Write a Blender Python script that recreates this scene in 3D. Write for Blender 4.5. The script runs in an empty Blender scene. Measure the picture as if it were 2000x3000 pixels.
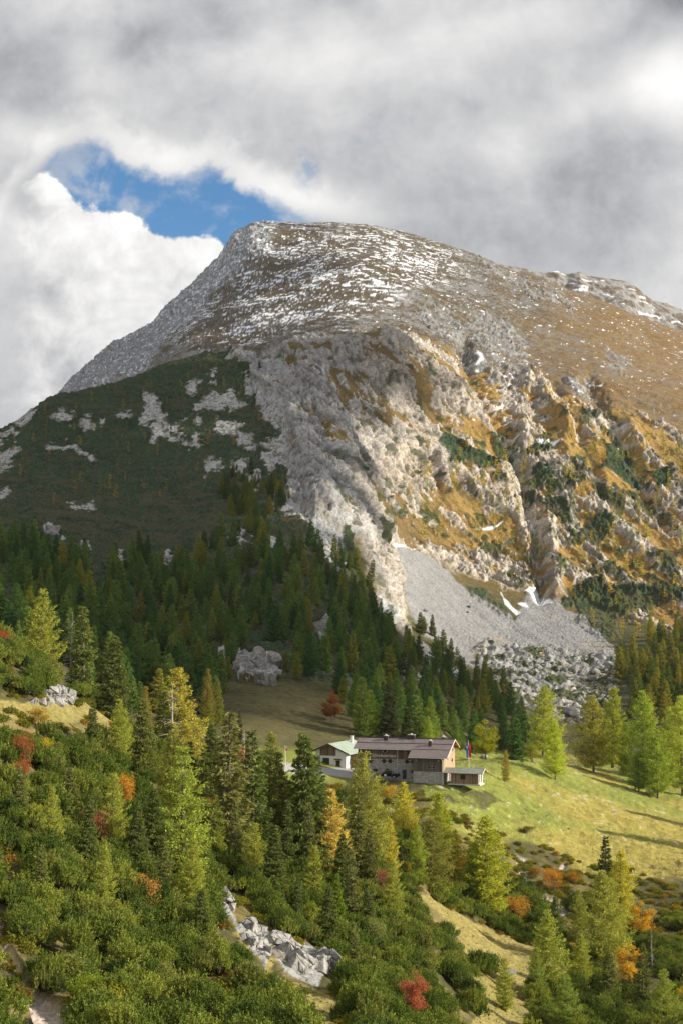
import bpy, math, random, time
import numpy as np
from mathutils import Vector, Matrix
from mathutils.bvhtree import BVHTree
random.seed(7); rng = np.random.default_rng(7)
T0 = time.time()
scene = bpy.context.scene
# ------------------------------------------------------------------ camera
F = 4166.67                      # focal length in pixels of the 2000 x 3000 frame (50 mm)
HOR = 1850.0                     # pixel row of the horizon
PITCH = math.atan((HOR - 1500) / F)
cam_d = bpy.data.cameras.new('camera'); cam_d.sensor_fit = 'VERTICAL'; cam_d.sensor_height = 36; cam_d.lens = 50
cam_d.clip_start = 0.5; cam_d.clip_end = 20000
cam = bpy.data.objects.new('camera', cam_d); scene.collection.objects.link(cam)
cam.location = (0, 0, 0); cam.rotation_euler = (math.pi/2 + PITCH, 0, 0)
scene.camera = cam
scene.view_settings.view_transform = 'Standard'; scene.view_settings.look = 'None'
scene.view_settings.exposure = 0.66; scene.view_settings.gamma = 1.0
# ------------------------------------------------------------------ sun
SUN_AZ, SUN_EL = math.radians(-7), math.radians(25)   # azimuth from +X towards +Y (the camera looks along +Y)
SUN = np.array([math.cos(SUN_AZ)*math.cos(SUN_EL), math.sin(SUN_AZ)*math.cos(SUN_EL), math.sin(SUN_EL)])
sun_d = bpy.data.lights.new('sun', 'SUN'); sun_d.energy = 4.8; sun_d.angle = math.radians(0.7); sun_d.color = (1.0, 0.92, 0.78)
sun = bpy.data.objects.new('sun', sun_d); scene.collection.objects.link(sun)
sun.rotation_euler = Vector(SUN).to_track_quat('Z', 'Y').to_euler(); sun.location = (60, 20, 60)

# ------------------------------------------------------------------ node helpers
class NT:
    def __init__(s, tree): s.t = tree; s.n = tree.nodes; s.l = tree.links
    def new(s, typ, **kw):
        nd = s.n.new(typ)
        for k, v in kw.items(): setattr(nd, k, v)
        return nd
    def put(s, sock, v):
        if isinstance(v, bpy.types.NodeSocket): s.l.new(v, sock)
        elif v is not None: sock.default_value = v
    def m(s, op, a, b=None, c=None, clamp=False):
        nd = s.new('ShaderNodeMath', operation=op); nd.use_clamp = clamp
        for i, v in enumerate((a, b, c)):
            if v is not None: s.put(nd.inputs[i], v)
        return nd.outputs[0]
    def v(s, op, a, b=None):
        nd = s.new('ShaderNodeVectorMath', operation=op); s.put(nd.inputs[0], a)
        if b is not None: s.put(nd.inputs[1], b)
        return nd.outputs['Value'] if op in ('DOT_PRODUCT', 'LENGTH', 'DISTANCE') else nd.outputs[0]
    def noise(s, vec, scale, detail=4, rough=0.55, dist=0.0):
        nd = s.new('ShaderNodeTexNoise'); s.put(nd.inputs['Vector'], vec)
        nd.inputs['Scale'].default_value = scale; nd.inputs['Detail'].default_value = detail
        nd.inputs['Roughness'].default_value = rough; nd.inputs['Distortion'].default_value = dist
        return nd.outputs['Fac']
    def ramp(s, fac, stops, interp='LINEAR'):
        nd = s.new('ShaderNodeValToRGB'); s.put(nd.inputs[0], fac); r = nd.color_ramp; r.interpolation = interp
        while len(r.elements) < len(stops): r.elements.new(0.5)
        for e, (p, c) in zip(r.elements, stops):
            e.position = p; e.color = (*c, 1) if len(c) == 3 else c
        return nd.outputs[0]
    def mix(s, fac, a, b, blend='MIX'):
        nd = s.new('ShaderNodeMix', data_type='RGBA', blend_type=blend)
        s.put(nd.inputs['Factor'], fac)
        for k, v in ((6, a), (7, b)):
            if isinstance(v, tuple): v = (*v, 1) if len(v) == 3 else v
            s.put(nd.inputs[k], v)
        return nd.outputs[2]
    def sstep(s, x, e0, e1):
        nd = s.new('ShaderNodeMapRange', interpolation_type='SMOOTHSTEP')
        s.put(nd.inputs[0], x); nd.inputs[1].default_value = e0; nd.inputs[2].default_value = e1
        return nd.outputs[0]
    def comb(s, x, y, z):
        nd = s.new('ShaderNodeCombineXYZ')
        for i, q in enumerate((x, y, z)): s.put(nd.inputs[i], q)
        return nd.outputs[0]

# ------------------------------------------------------------------ sky with its clouds
CP, SP = math.cos(PITCH), math.sin(PITCH)
def pix_ray(u, v):               # direction of a pixel of the 2000 x 3000 frame, scaled so that y = 1
    xc = (np.asarray(u, float) - 1000) / F; yc = (1500 - np.asarray(v, float)) / F
    dy = CP - yc*SP; dz = SP + yc*CP
    return xc/dy, dz/dy
def at(u, v, Y):
    a, b = pix_ray(u, v); return np.array([a*Y, Y, b*Y], float)
def proj(P):                     # world point(s) -> pixel
    P = np.asarray(P, float); y = P[..., 1]*CP + P[..., 2]*SP; z = -P[..., 1]*SP + P[..., 2]*CP
    return 1000 + F*P[..., 0]/y, 1500 - F*z/y

world = bpy.data.worlds.new('World'); scene.world = world; world.use_nodes = True
W = NT(world.node_tree); W.n.clear()
geo = W.new('ShaderNodeTexCoord'); sep = W.new('ShaderNodeSeparateXYZ'); W.l.new(geo.outputs['Generated'], sep.inputs[0])
sx, sy, sz = sep.outputs
yy = W.m('MAXIMUM', sy, 0.12)
A = W.m('MULTIPLY', W.m('DIVIDE', sx, yy), 10.0)          # azimuth-like and height-like coordinates of the sky, x10
B = W.m('MULTIPLY', W.m('DIVIDE', sz, yy), 10.0)
def skyc(dx, dy):                # display (1568 wide) pixel -> the same coordinates
    a, b = pix_ray(dx*1.2755, dy*1.2755); return float(a)*10, float(b)*10
Pc = W.comb(A, B, sy)
n1 = W.noise(Pc, 0.9, 6, 0.55, 0.3)
n2 = W.noise(W.v('ADD', Pc, (7.3, 2.1, 0)), 2.6, 9, 0.60, 0.25)
n3 = W.noise(W.v('ADD', Pc, (1.3, 9.1, 4)), 0.45, 3, 0.5, 0.2)
n4 = W.noise(W.v('ADD', Pc, (3.3, 5.1, 4)), 7.0, 6, 0.6, 0.3)
def blob(dx, dy, rx, ry, rot=0.0, warp=0.0):              # 0 at the centre, 1 on the ellipse
    a, b = skyc(dx, dy); k = 10/ F * 1.2755
    da = W.m('SUBTRACT', A, a); db = W.m('SUBTRACT', B, b)
    c, s_ = math.cos(rot), math.sin(rot)
    p = W.m('ADD', W.m('MULTIPLY', da, c/(rx*k)), W.m('MULTIPLY', db, s_/(rx*k)))
    q = W.m('ADD', W.m('MULTIPLY', da, -s_/(ry*k)), W.m('MULTIPLY', db, c/(ry*k)))
    d = W.m('SQRT', W.m('ADD', W.m('MULTIPLY', p, p), W.m('MULTIPLY', q, q)))
    if warp: d = W.m('ADD', d, W.m('MULTIPLY', W.m('SUBTRACT', n2, 0.5), warp))
    return d
def soft(d, e0, e1): return W.m('SUBTRACT', 1.0, W.sstep(d, e0, e1))
# clear patch between the cloud sheet above and the cumulus below; both edges drawn as curves of height over azimuth
aL, _ = skyc(0, 450); aR, _ = skyc(1568, 450); _, bT = skyc(784, 0); _, bB = skyc(784, 1000)
SX = W.m('DIVIDE', W.m('SUBTRACT', A, aL), aR-aL); SY = W.m('DIVIDE', W.m('SUBTRACT', B, bT), bB-bT)
def curve(x, pts):
    nd = W.new('ShaderNodeFloatCurve'); c = nd.mapping.curves[0]
    while len(c.points) < len(pts): c.points.new(.5, .5)
    for p, (px_, py_) in zip(c.points, pts): p.location = (px_/1568., py_/1000.); p.handle_type = 'AUTO'
    nd.mapping.extend = 'HORIZONTAL'; nd.mapping.update(); W.put(nd.inputs['Value'], x); return nd.outputs[0]
low = curve(SX, [(0, 500), (60, 425), (98, 404), (140, 428), (200, 478), (250, 484), (300, 500), (350, 525), (400, 545), (450, 543), (500, 550), (560, 640), (1568, 900)])
upp = curve(SX, [(0, 520), (75, 400), (105, 372), (150, 347), (200, 330), (240, 345), (270, 368), (340, 395), (400, 413), (450, 402), (490, 388), (530, 400), (580, 432), (650, 478), (720, 510), (1568, 700)])
SYn = W.m('ADD', SY, W.m('ADD', W.m('MULTIPLY', W.m('SUBTRACT', n2, .5), .13), W.m('MULTIPLY', W.m('SUBTRACT', n4, .5), .05)))
SYl = W.m('ADD', SY, W.m('ADD', W.m('MULTIPLY', W.m('SUBTRACT', n2, .5), .06), W.m('MULTIPLY', W.m('SUBTRACT', n4, .5), .045)))
dl = W.m('SUBTRACT', SYl, low)          # > 0 inside the cumulus
du_ = W.m('SUBTRACT', SYn, upp)         # > 0 below the sheet
cum_all = W.m('MULTIPLY', W.sstep(dl, -.004, .010), soft(SX, .36, .50))
cum = W.m('MULTIPLY', W.sstep(dl, -.004, .010), W.sstep(W.m('ADD', SX, W.m('MULTIPLY', W.m('SUBTRACT', n2, .5), .10)), .01, .10))
cum = W.m('MULTIPLY', cum, soft(SX, .36, .50))
hole_m = W.m('MULTIPLY', W.sstep(du_, -.012, .028), soft(SX, .42, .50))
hole_m = W.m('MULTIPLY', hole_m, W.sstep(SX, .045, .085))
veil = W.m('MULTIPLY', W.sstep(n2, .46, .66), .55)
hole_m = W.m('MULTIPLY', hole_m, W.m('SUBTRACT', 1.0, veil))
hole_m = W.m('MAXIMUM', hole_m, W.m('MULTIPLY', W.m('MULTIPLY', soft(blob(705, 375, 45, 70, 0, 1.6), .2, 1.1), W.sstep(n4, .42, .62)), .45))
hole_m = W.m('MAXIMUM', hole_m, W.m('MULTIPLY', W.m('MULTIPLY', soft(blob(835, 310, 75, 35, 0, 1.6), .2, 1.1), W.sstep(n4, .40, .62)), .22))
hole_m = W.m('MULTIPLY', hole_m, soft(SY, .575, .63))
hole = W.m('ADD', W.m('MULTIPLY', du_, -14.), 1.0)
edge = W.m('MULTIPLY', dl, -1.)
cloud = W.m('MAXIMUM', W.m('SUBTRACT', 1.0, hole_m), cum_all)
# sheet brightness
sh = W.m('ADD', .56, W.m('MULTIPLY', W.m('SUBTRACT', n1, .5), .55))
sh = W.m('ADD', sh, W.m('MULTIPLY', W.m('SUBTRACT', n3, .5), .55))
sh = W.m('ADD', sh, W.m('MULTIPLY', W.m('SUBTRACT', n2, .5), .26))
sh = W.m('ADD', sh, W.m('MULTIPLY', W.m('SUBTRACT', n4, .5), .13))
for (dx, dy, rx, ry, rot, amp) in ((60, 130, 330, 140, 0, -.15), (420, 80, 300, 90, .2, -.17), (210, 150, 90, 90, 0, .14), (520, 220, 260, 90, -.2, -.07), (740, 130, 230, 110, 0, .10),
        (1540, 180, 200, 130, .3, .40), (1180, 60, 260, 70, .1, .12), (1330, 250, 90, 60, .3, .10), (1300, 420, 120, 80, .3, -.05), (1568, 0, 110, 50, 0, -.25), (60, 310, 130, 70, 0, .16), (60, 440, 130, 60, 0, -.14), (1180, 330, 160, 90, .4, .12),
        (1450, 430, 260, 120, 0, -.10), (720, 450, 260, 70, -.2, .16), (1050, 130, 300, 110, 0, .09), (1250, 560, 380, 90, 0, -.06), (350, 350, 160, 60, -.2, .14)):
    sh = W.m('ADD', sh, W.m('MULTIPLY', soft(blob(dx, dy, rx, ry, rot, .5), .0, 1.25), amp))
rim = W.m('MULTIPLY', soft(W.m('ABSOLUTE', W.m('SUBTRACT', hole, 1.5)), 0, 1.0), W.m('MULTIPLY', soft(SX, .45, .6), .14))
sh = W.m('ADD', sh, rim)
sh = W.m('MAXIMUM', sh, .2)
# cumulus brightness: white tops, grey folds
cb = W.m('ADD', .86, W.m('MULTIPLY', W.m('MAXIMUM', edge, -.5), .35))
cb = W.m('ADD', cb, W.m('MULTIPLY', W.m('SUBTRACT', n2, .5), .95))
cb = W.m('ADD', cb, W.m('MULTIPLY', W.m('SUBTRACT', n4, .5), .25))
cb = W.m('ADD', cb, W.m('MULTIPLY', W.m('SUBTRACT', n1, .5), .35))
cb = W.m('SUBTRACT', cb, W.m('MULTIPLY', soft(blob(20, 640, 200, 120, 0, .6), 0, 1.2), .08))
cb = W.m('SUBTRACT', cb, W.m('MULTIPLY', soft(blob(60, 900, 130, 130, 0, .6), 0, 1.2), .12))
cb = W.m('SUBTRACT', cb, W.m('MULTIPLY', soft(blob(20, 470, 110, 42, -.2, .7), 0.2, 1.1), .32))
bright = W.m('ADD', W.m('MULTIPLY', sh, W.m('SUBTRACT', 1.0, cum)), W.m('MULTIPLY', cb, cum))
warm = W.mix(W.sstep(bright, .25, .75), (.90, .935, 1.0), (1.0, .99, .985))
ccol = W.mix(1.0, warm, W.comb(bright, bright, bright), 'MULTIPLY')
skyt = W.new('ShaderNodeTexSky', sky_type='NISHITA'); skyt.sun_disc = False
skyt.sun_elevation = SUN_EL; skyt.sun_rotation = math.radians(90) - SUN_AZ; skyt.altitude = 1700; skyt.air_density = 1.0; skyt.dust_density = .4; skyt.ozone_density = 2.0
bg1 = W.new('ShaderNodeBackground'); W.put(bg1.inputs[0], W.mix(1.0, skyt.outputs[0], (.52, .84, .97), 'MULTIPLY')); bg1.inputs[1].default_value = .10
bg2 = W.new('ShaderNodeBackground'); W.l.new(ccol, bg2.inputs[0]); bg2.inputs[1].default_value = .72
mx = W.new('ShaderNodeMixShader'); W.put(mx.inputs[0], cloud); W.l.new(bg1.outputs[0], mx.inputs[1]); W.l.new(bg2.outputs[0], mx.inputs[2])
wo = W.new('ShaderNodeOutputWorld'); W.l.new(mx.outputs[0], wo.inputs[0])
# ------------------------------------------------------------------ numpy noise
_pt = rng.permutation(1024).astype(np.int32); _pt = np.concatenate([_pt, _pt])
_g = rng.normal(size=(1024, 3)).astype(np.float32); _g /= np.linalg.norm(_g, axis=1)[:, None]
def perlin(x, y, z=None):
    x = np.asarray(x, np.float32); y = np.asarray(y, np.float32)
    z = np.zeros_like(x) if z is None else np.asarray(z, np.float32)
    xi = np.floor(x).astype(np.int32); yi = np.floor(y).astype(np.int32); zi = np.floor(z).astype(np.int32)
    xf = x-xi; yf = y-yi; zf = z-zi
    fx = xf*xf*xf*(xf*(xf*6-15)+10); fy = yf*yf*yf*(yf*(yf*6-15)+10); fz = zf*zf*zf*(zf*(zf*6-15)+10)
    out = 0
    for dz in (0, 1):
        if dz == 1 and not zf.any(): continue
        wz = fz if dz else 1-fz
        for dy in (0, 1):
            wy = fy if dy else 1-fy
            for dx in (0, 1):
                wx = fx if dx else 1-fx
                h = _pt[(_pt[(_pt[(xi+dx) & 1023] + yi+dy) & 1023] + zi+dz) & 1023]
                g = _g[h]
                out = out + wx*wy*wz*(g[..., 0]*(xf-dx) + g[..., 1]*(yf-dy) + g[..., 2]*(zf-dz))
    return out*1.5
def fbm(x, y, z=None, oct=4, gain=0.5, lac=2.03):
    a = 1.0; s = 0; t = 0
    for i in range(oct):
        s = s + a*perlin(x, y, z); t += a; a *= gain; x = x*lac+17.1; y = y*lac-9.3
        z = None if z is None else z*lac+4.7
    return s/t
def ridged(x, y, z=None, oct=4, gain=0.5, lac=2.03):
    a = 1.0; s = 0; t = 0
    for i in range(oct):
        n = 1-np.abs(perlin(x, y, z))*1.6; s = s + a*n*np.abs(n); t += a; a *= gain; x = x*lac+11.1; y = y*lac-5.3
        z = None if z is None else z*lac+2.7
    return s/t
def sm(x, a, b):
    t = np.clip((x-a)/(b-a), 0, 1); return t*t*(3-2*t)

# ------------------------------------------------------------------ the lie of the land: profiles running away from the camera
ST = [-900, -400, 0, 250, 500, 750, 1000, 1150, 1250, 1350, 1500, 1750, 2000, 2400, 2900]
# nodes: near, ground before the frame, frame bottom, slope, slope crest, dip, terrace, forest foot, forest, spur, dip, upper base, mid, ridge, dip, upper slope, skyline, behind
PR = {
-900: [(75,3000),(110,2450),(185,1900),(235,1980),(330,1950),(420,1850),(520,1820),(600,1800),(650,1790),(750,1750),(900,1720),(1000,1700),(1150,1740),(1300,1780),(1700,1800)],
-400: [(75,3000),(110,2450),(180,1840),(230,1980),(330,1930),(420,1800),(520,1720),(600,1660),(650,1620),(750,1560),(900,1500),(1000,1430),(1150,1500),(1300,1600),(1700,1700)],
0:    [(85,3000),(120,2500),(180,1880),(230,1990),(330,1900),(420,1760),(520,1640),(620,1560),(700,1510),(800,1440),(900,1360),(1000,1265),(1150,1330),(1400,1330),(1700,1330)],
250:  [(90,3000),(130,2500),(185,2060),(235,2170),(320,2060),(410,1880),(500,1760),(600,1650),(680,1580),(780,1490),(920,1350),(1080,1145),(1250,1200),(1600,1130),(1850,1060)],
500:  [(95,3000),(135,2600),(185,2260),(230,2330),(300,2210),(380,2080),(480,1900),(580,1760),(660,1670),(760,1560),(950,1320),(1150,1062),(1300,1090),(1650,1000),(1950,890)],
750:  [(100,3000),(145,2650),(200,2350),(250,2380),(300,2228),(360,2120),(430,1985),(540,1800),(640,1660),(760,1540),(950,1300),(1180,1075),(1260,1060),(1600,880),(2000,652)],
1000: [(110,3000),(160,2700),(215,2430),(265,2420),(317,2260),(352,2203),(430,2030),(560,1830),(640,1730),(780,1540),(950,1270),(1150,1000),(1250,970),(1600,820),(2050,655)],
1150: [(120,3000),(172,2700),(225,2470),(268,2440),(306,2279),(345,2218),(440,2100),(580,1890),(690,1880),(820,1740),(980,1480),(1180,990),(1270,970),(1620,830),(2050,676)],
1250: [(140,3000),(185,2700),(235,2510),(270,2430),(303,2287),(345,2222),(450,2140),(590,1940),(690,1960),(820,1800),(970,1620),(1190,1060),(1290,1010),(1650,860),(2050,699)],
1350: [(155,3000),(195,2770),(240,2570),(275,2440),(302,2291),(350,2235),(450,2230),(600,2010),(690,1985),(820,1860),(980,1660),(1200,1140),(1320,1040),(1680,890),(2050,724)],
1500: [(170,3000),(205,2820),(250,2640),(282,2480),(318,2310),(360,2212),(430,2280),(600,2075),(700,1995),(820,1890),(980,1710),(1200,1230),(1350,1090),(1700,930),(2050,790)],
1750: [(180,3000),(215,2830),(255,2680),(290,2500),(335,2350),(385,2262),(460,2220),(600,2110),(700,2030),(820,1900),(950,1780),(1200,1290),(1350,1130),(1700,1000),(2050,880)],
2000: [(180,3000),(220,2830),(260,2650),(300,2500),(345,2385),(400,2300),(480,2210),(600,2080),(700,1990),(820,1880),(950,1790),(1200,1350),(1350,1190),(1700,1080),(2050,976)],
2400: [(180,3000),(220,2830),(265,2650),(305,2500),(350,2400),(410,2300),(490,2200),(600,2060),(700,1960),(820,1860),(950,1780),(1200,1420),(1350,1290),(1700,1200),(2050,1130)],
2900: [(180,3000),(220,2830),(265,2650),(305,2520),(350,2420),(410,2320),(490,2220),(600,2080),(700,1980),(820,1900),(950,1820),(1200,1520),(1350,1420),(1700,1350),(2050,1300)],
}
SKY = [(-900,1800),(-400,1700),(0,1340),(100,1250),(150,1180),(172,1154),(204,1110),(319,1008),(446,944),(500,890),(574,816),(638,752),(689,676),(740,653),(791,650),(893,653),(970,653),(1097,663),(1212,689),(1339,721),(1416,752),(1505,791),(1594,816),(1660,848),(1786,893),(1888,938),(2000,976),(2400,1130),(2900,1300)]
RDG = [(-900,1700),(-400,1430),(0,1265),(128,1182),(172,1160),(350,1122),(480,1072),(610,1034),(660,1046),(750,1068),(816,1025),(893,1010),(1058,978),(1148,975),(1275,1070),(1400,1160),(1500,1230),(1750,1290),(2000,1350),(2400,1420),(2900,1520)]
us = np.concatenate([np.arange(-900, -100, 25.), np.arange(-100, 2100, 2.5), np.arange(2100, 2901, 25.)])
NU = len(us)
fine = np.arange(-900, 2901, 10.)
def gsm(a, w):
    k = np.exp(-0.5*(np.arange(-30, 31)*10./w)**2); k /= k.sum()
    return np.convolve(np.pad(a, 30, mode='edge'), k, mode='valid')
RR = []; VV = []
RR.append(np.full(NU, 3.0)); VV.append(np.full(NU, 4350.))
RR.append(np.full(NU, 32.0)); VV.append(np.interp(us, [-900, 1000, 1600, 2900], [3560, 3600, 3900, 3900]))
for k in range(15):
    r = gsm(np.interp(fine, ST, [math.log(PR[s][k][0]) for s in ST]), 55)
    v = gsm(np.interp(fine, ST, [PR[s][k][1] for s in ST]), 55)
    r = np.interp(us, fine, r); v = np.interp(us, fine, v)
    if k == 14: v = np.interp(us, [p[0] for p in SKY], [p[1] for p in SKY])
    if k == 11: v = np.interp(us, [p[0] for p in RDG], [p[1] for p in RDG])
    RR.append(np.exp(r)); VV.append(v)
RR.append(RR[-1]+350); VV.append(VV[-1]+260)
RR.append(RR[-1]+700); VV.append(VV[-1]+600)
RR = np.log(np.array(RR)); VV = np.array(VV); K = len(RR)
def pchip(Yk, seg, t):
    d = np.diff(Yk, axis=0); m = np.zeros_like(Yk)
    same = d[:-1]*d[1:] > 0
    with np.errstate(divide='ignore', invalid='ignore'):
        h = np.where(same, 2*d[:-1]*d[1:]/(d[:-1]+d[1:]), 0)
    m[1:-1] = h; m[0] = d[0]; m[-1] = d[-1]
    y0, y1, m0, m1 = Yk[seg], Yk[seg+1], m[seg], m[seg+1]; t = t[:, None]
    return (2*t**3-3*t**2+1)*y0 + (t**3-2*t**2+t)*m0 + (-2*t**3+3*t**2)*y1 + (t**3-t**2)*m1
seg = []; tt = []
for k in range(K-1):
    dv = np.max(np.abs(VV[k+1]-VV[k])[(us > -50) & (us < 2050)])
    n = {0: 14, 1: 40, K-2: 8, K-3: 40}.get(k, int(max(14, min(200, dv/2.6))))
    seg += [k]*n; tt += list(np.arange(n)/n)
seg.append(K-2); tt.append(1.0)
seg = np.array(seg); tt = np.array(tt); NV = len(seg)
Vg = pchip(VV, seg, tt); Rg = np.exp(pchip(RR, seg, tt))
Ug = np.broadcast_to(us, Vg.shape).copy()
Tg = np.broadcast_to((seg+tt)[:, None], Vg.shape)
a_, b_ = pix_ray(Ug, Vg)
P = np.stack([a_*Rg, Rg, b_*Rg], -1).astype(np.float32)
print('grid', NV, NU, 'time', round(time.time()-T0, 1))
X, Y, Z = P[..., 0], P[..., 1], P[..., 2]
nz1 = fbm(Ug/60., Vg/60., oct=3); nz2 = fbm(Ug/60.+50, Vg/60.+31, oct=3)
nf1 = fbm(X/6.+3.1, Y/9., Z/6., oct=3)

# ------------------------------------------------------------------ where the ground changes (outlines given as seen in the survey frame)
def Z8(p): return [(x*.6378, 1000+y*.6378) for x, y in p]
def Z9(p): return [(1000+x*.6378, 1000+y*.6378) for x, y in p]
def Z6(p): return [(x*.6378, 1700+y*.6378) for x, y in p]
def Z7(p): return [(1000+x*.6378, 1700+y*.6378) for x, y in p]
def Z4(p): return [(x*.6378, 2350+y*.6378) for x, y in p]
def Z5(p): return [(1000+x*.6378, 2350+y*.6378) for x, y in p]
def sdf(poly, u, v):
    p = np.array(poly, float); n = len(p); d = np.full(u.shape, 1e9); ins = np.zeros(u.shape, bool)
    for i in range(n):
        a, b = p[i], p[(i+1) % n]; e = b-a; wx = u-a[0]; wy = v-a[1]
        t = np.clip((wx*e[0]+wy*e[1])/max(e@e, 1e-9), 0, 1)
        d = np.minimum(d, (wx-e[0]*t)**2+(wy-e[1]*t)**2)
        c = ((a[1] > v) != (b[1] > v)) & (u < (b[0]-a[0])*(v-a[1])/((b[1]-a[1]) or 1e-9)+a[0]); ins ^= c
    return np.where(ins, -1, 1)*np.sqrt(d)
def area(polys, edge=6, warp=14, tmin=0, tmax=99, uu=None, vv=None, use_t=True):
    """1 inside the outlines, 0 outside, with a ragged border"""
    u0 = Ug if uu is None else uu; v0 = Vg if vv is None else vv
    m = np.zeros(u0.shape, np.float32)
    for poly in polys:
        p = np.array(poly); lo = p.min(0)-edge-warp*2; hi = p.max(0)+edge+warp*2
        s = (u0 > lo[0]) & (u0 < hi[0]) & (v0 > lo[1]) & (v0 < hi[1])
        if uu is None: s &= (Tg >= tmin) & (Tg <= tmax)
        if not s.any(): continue
        if uu is None: d = sdf(poly, u0[s]+nz1[s]*warp*1.6, v0[s]+nz2[s]*warp*1.6) + nf1[s]*warp*0.8
        else: d = sdf(poly, u0[s], v0[s])
        m[s] = np.maximum(m[s], sm(-d, -edge, edge))
    return m
G = {}
G['cliff'] = area([[(650,1050),(700,1015),(816,1022),(900,1002),(1060,972),(1150,968),(1290,1000),(1400,1060),(1560,1120),(1700,1180),(1850,1200),(2000,1260),(2400,1330),(2400,1860),(2000,1850),(1800,1800),(1650,1750),(1500,1720),(1300,1660),(1160,1600),(1180,1760),(1200,1880),(1120,1800),(1060,1600),(900,1500),(820,1470),(850,1350),(840,1200),(740,1120)]], 14, 22, 8, 14.2)
crag = [Z8(p) for p in (
 [(660,235),(700,238),(720,290),(760,370),(770,430),(700,470),(690,430),(720,380),(655,380),(670,290)],
 [(860,180),(915,170),(915,235),(880,240)], [(885,300),(960,250),(1050,245),(1050,310),(980,325),(890,315)],
 [(980,380),(1060,370),(1110,380),(1090,430),(990,425)], [(840,480),(905,430),(930,470),(900,495),(850,498)],
 [(800,380),(830,385),(820,420),(790,415)], [(870,350),(920,350),(915,375),(875,375)], [(800,450),(840,440),(830,470),(800,465)],
 [(945,560),(1025,555),(1025,610),(950,625)], [(245,350),(290,305),(345,335),(330,365),(250,358)],
 [(370,390),(400,355),(425,375),(415,400)], [(455,370),(480,358),(480,385),(460,385)],
 [(960,150),(985,155),(985,185),(965,185)], [(1200,520),(1260,490),(1280,560),(1250,600),(1200,560)],
 [(0,520),(90,480),(100,510),(0,575)], [(0,440),(60,410),(75,425),(0,470)], [(60,370),(160,325),(165,345),(90,400)], [(0,590),(40,560),(50,580),(10,610)],
 [(1045,90),(1110,70),(1300,30),(1400,200),(1568,150),(1568,1098),(1500,1000),(1380,810),(1240,755),(1330,690),(1330,610),(1250,520),(1200,490),(1310,420),(1200,340),(1170,240),(1140,150)],
 [(535,1000),(560,970),(570,1040),(540,1050)], [(590,1000),(605,1000),(600,1035),(588,1030)],
 [(1430,870),(1560,930),(1560,970),(1480,950)], [(1060,890),(1110,880),(1130,950),(1080,960)], [(1150,900),(1260,900),(1280,960),(1170,960)],
 [(745,1000),(775,980),(810,995),(800,1010),(750,1012)],
 [(215,476),(330,488),(430,536),(425,552),(320,512),(218,500)], [(1060,560),(1120,540),(1130,600),(1080,610)], [(1090,430),(1160,450),(1180,500),(1100,490)], [(1130,620),(1180,600),(1200,680),(1150,690)], [(980,250),(1060,230),(1120,300),(1060,330)], [(1120,180),(1170,170),(1190,260),(1130,250)], [(700,300),(740,290),(780,400),(740,420)], [(560,330),(600,325),(600,350),(565,350)], [(0,700),(30,690),(35,720),(0,730)], [(330,760),(420,740),(440,770),(340,790)])]
_cm = area(crag, 30, 14, 6, 14); _cn = _cm + .75*fbm(X/8.+2, Y/11., Z/6.+4, 5, .65)*(_cm > .01)
G['crag'] = sm(_cn, .40, .52); G['halo'] = sm(_cn, .05, .40)
fcrag = [Z6(p) for p in ([(1090,350),(1105,340),(1125,450),(1155,470),(1150,400),(1165,330),(1190,325),(1200,380),(1230,350),(1280,380),(1270,460),(1210,480),(1170,470),(1100,460)],
 [(1460,230),(1490,170),(1568,210),(1568,280),(1500,250),(1470,290)], [(915,230),(980,230),(1000,270),(930,265)], [(1000,330),(1035,330),(1035,380),(1010,370)],
 [(935,0),(955,20),(960,60),(930,60),(920,20)])] + [Z7(p) for p in ([(200,360),(260,380),(300,340),(350,430),(345,500),(310,480),(240,440)], [(480,410),(540,440),(530,470),(480,440)], [(180,60),(240,110),(260,180),(200,150)])]
G['fcrag'] = area(fcrag, 6, 7, 6, 12)
G['fcrag'] = sm(G['fcrag'] + .3*fbm(X/3.+2, Y/5., Z/3.+4, 4, .6), .4, .56)
small_rock = [Z8(p) for p in ([(200,850),(225,830),(265,885),(262,900),(205,865)], [(365,930),(400,922),(415,975),(370,958)], [(275,905),(300,905),(298,925),(278,925)])]
G['scree'] = area([[(1150,1590),(1275,1640),(1390,1750),(1505,1820),(1540,1740),(1594,1745),(1680,1800),(1800,1900),(1800,1950),(1700,2000),(1600,2080),(1480,2000),(1330,1935),(1235,1850),(1185,1770)]], 6, 10, 8, 13)
G['bould'] = area([[(1380,1880),(1500,1890),(1800,1930),(1810,1960),(1830,2010),(1700,2110),(1560,2110),(1440,2010)]], 10, 20, 8, 12.5)
G['talus'] = area([Z7([(330,270),(360,270),(470,400),(440,440),(370,340)])], 4, 5, 8, 13)
_um = area([[(1215,900),(1300,880),(1370,950),(1350,1010),(1250,985)],[(1350,915),(1450,900),(1560,1000),(1560,1130),(1450,1130),(1380,1040)],[(1514,832),(1600,820),(1690,870),(1680,920),(1560,890)],[(1395,740),(1505,785),(1600,815),(1590,850),(1480,820),(1400,780)],[(1640,1080),(1740,1100),(1760,1180),(1660,1180)],[(1760,1010),(1860,1060),(1840,1120),(1760,1080)]], 26, 14, 11.5, 16.8)
G['ucrag'] = sm(_um + 1.5*fbm((X*.85+Z*.52)/12.+2, (Z*.85-X*.52)/26., Y/20., 5, .7)*(_um > .01), .80, 1.0)
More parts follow.
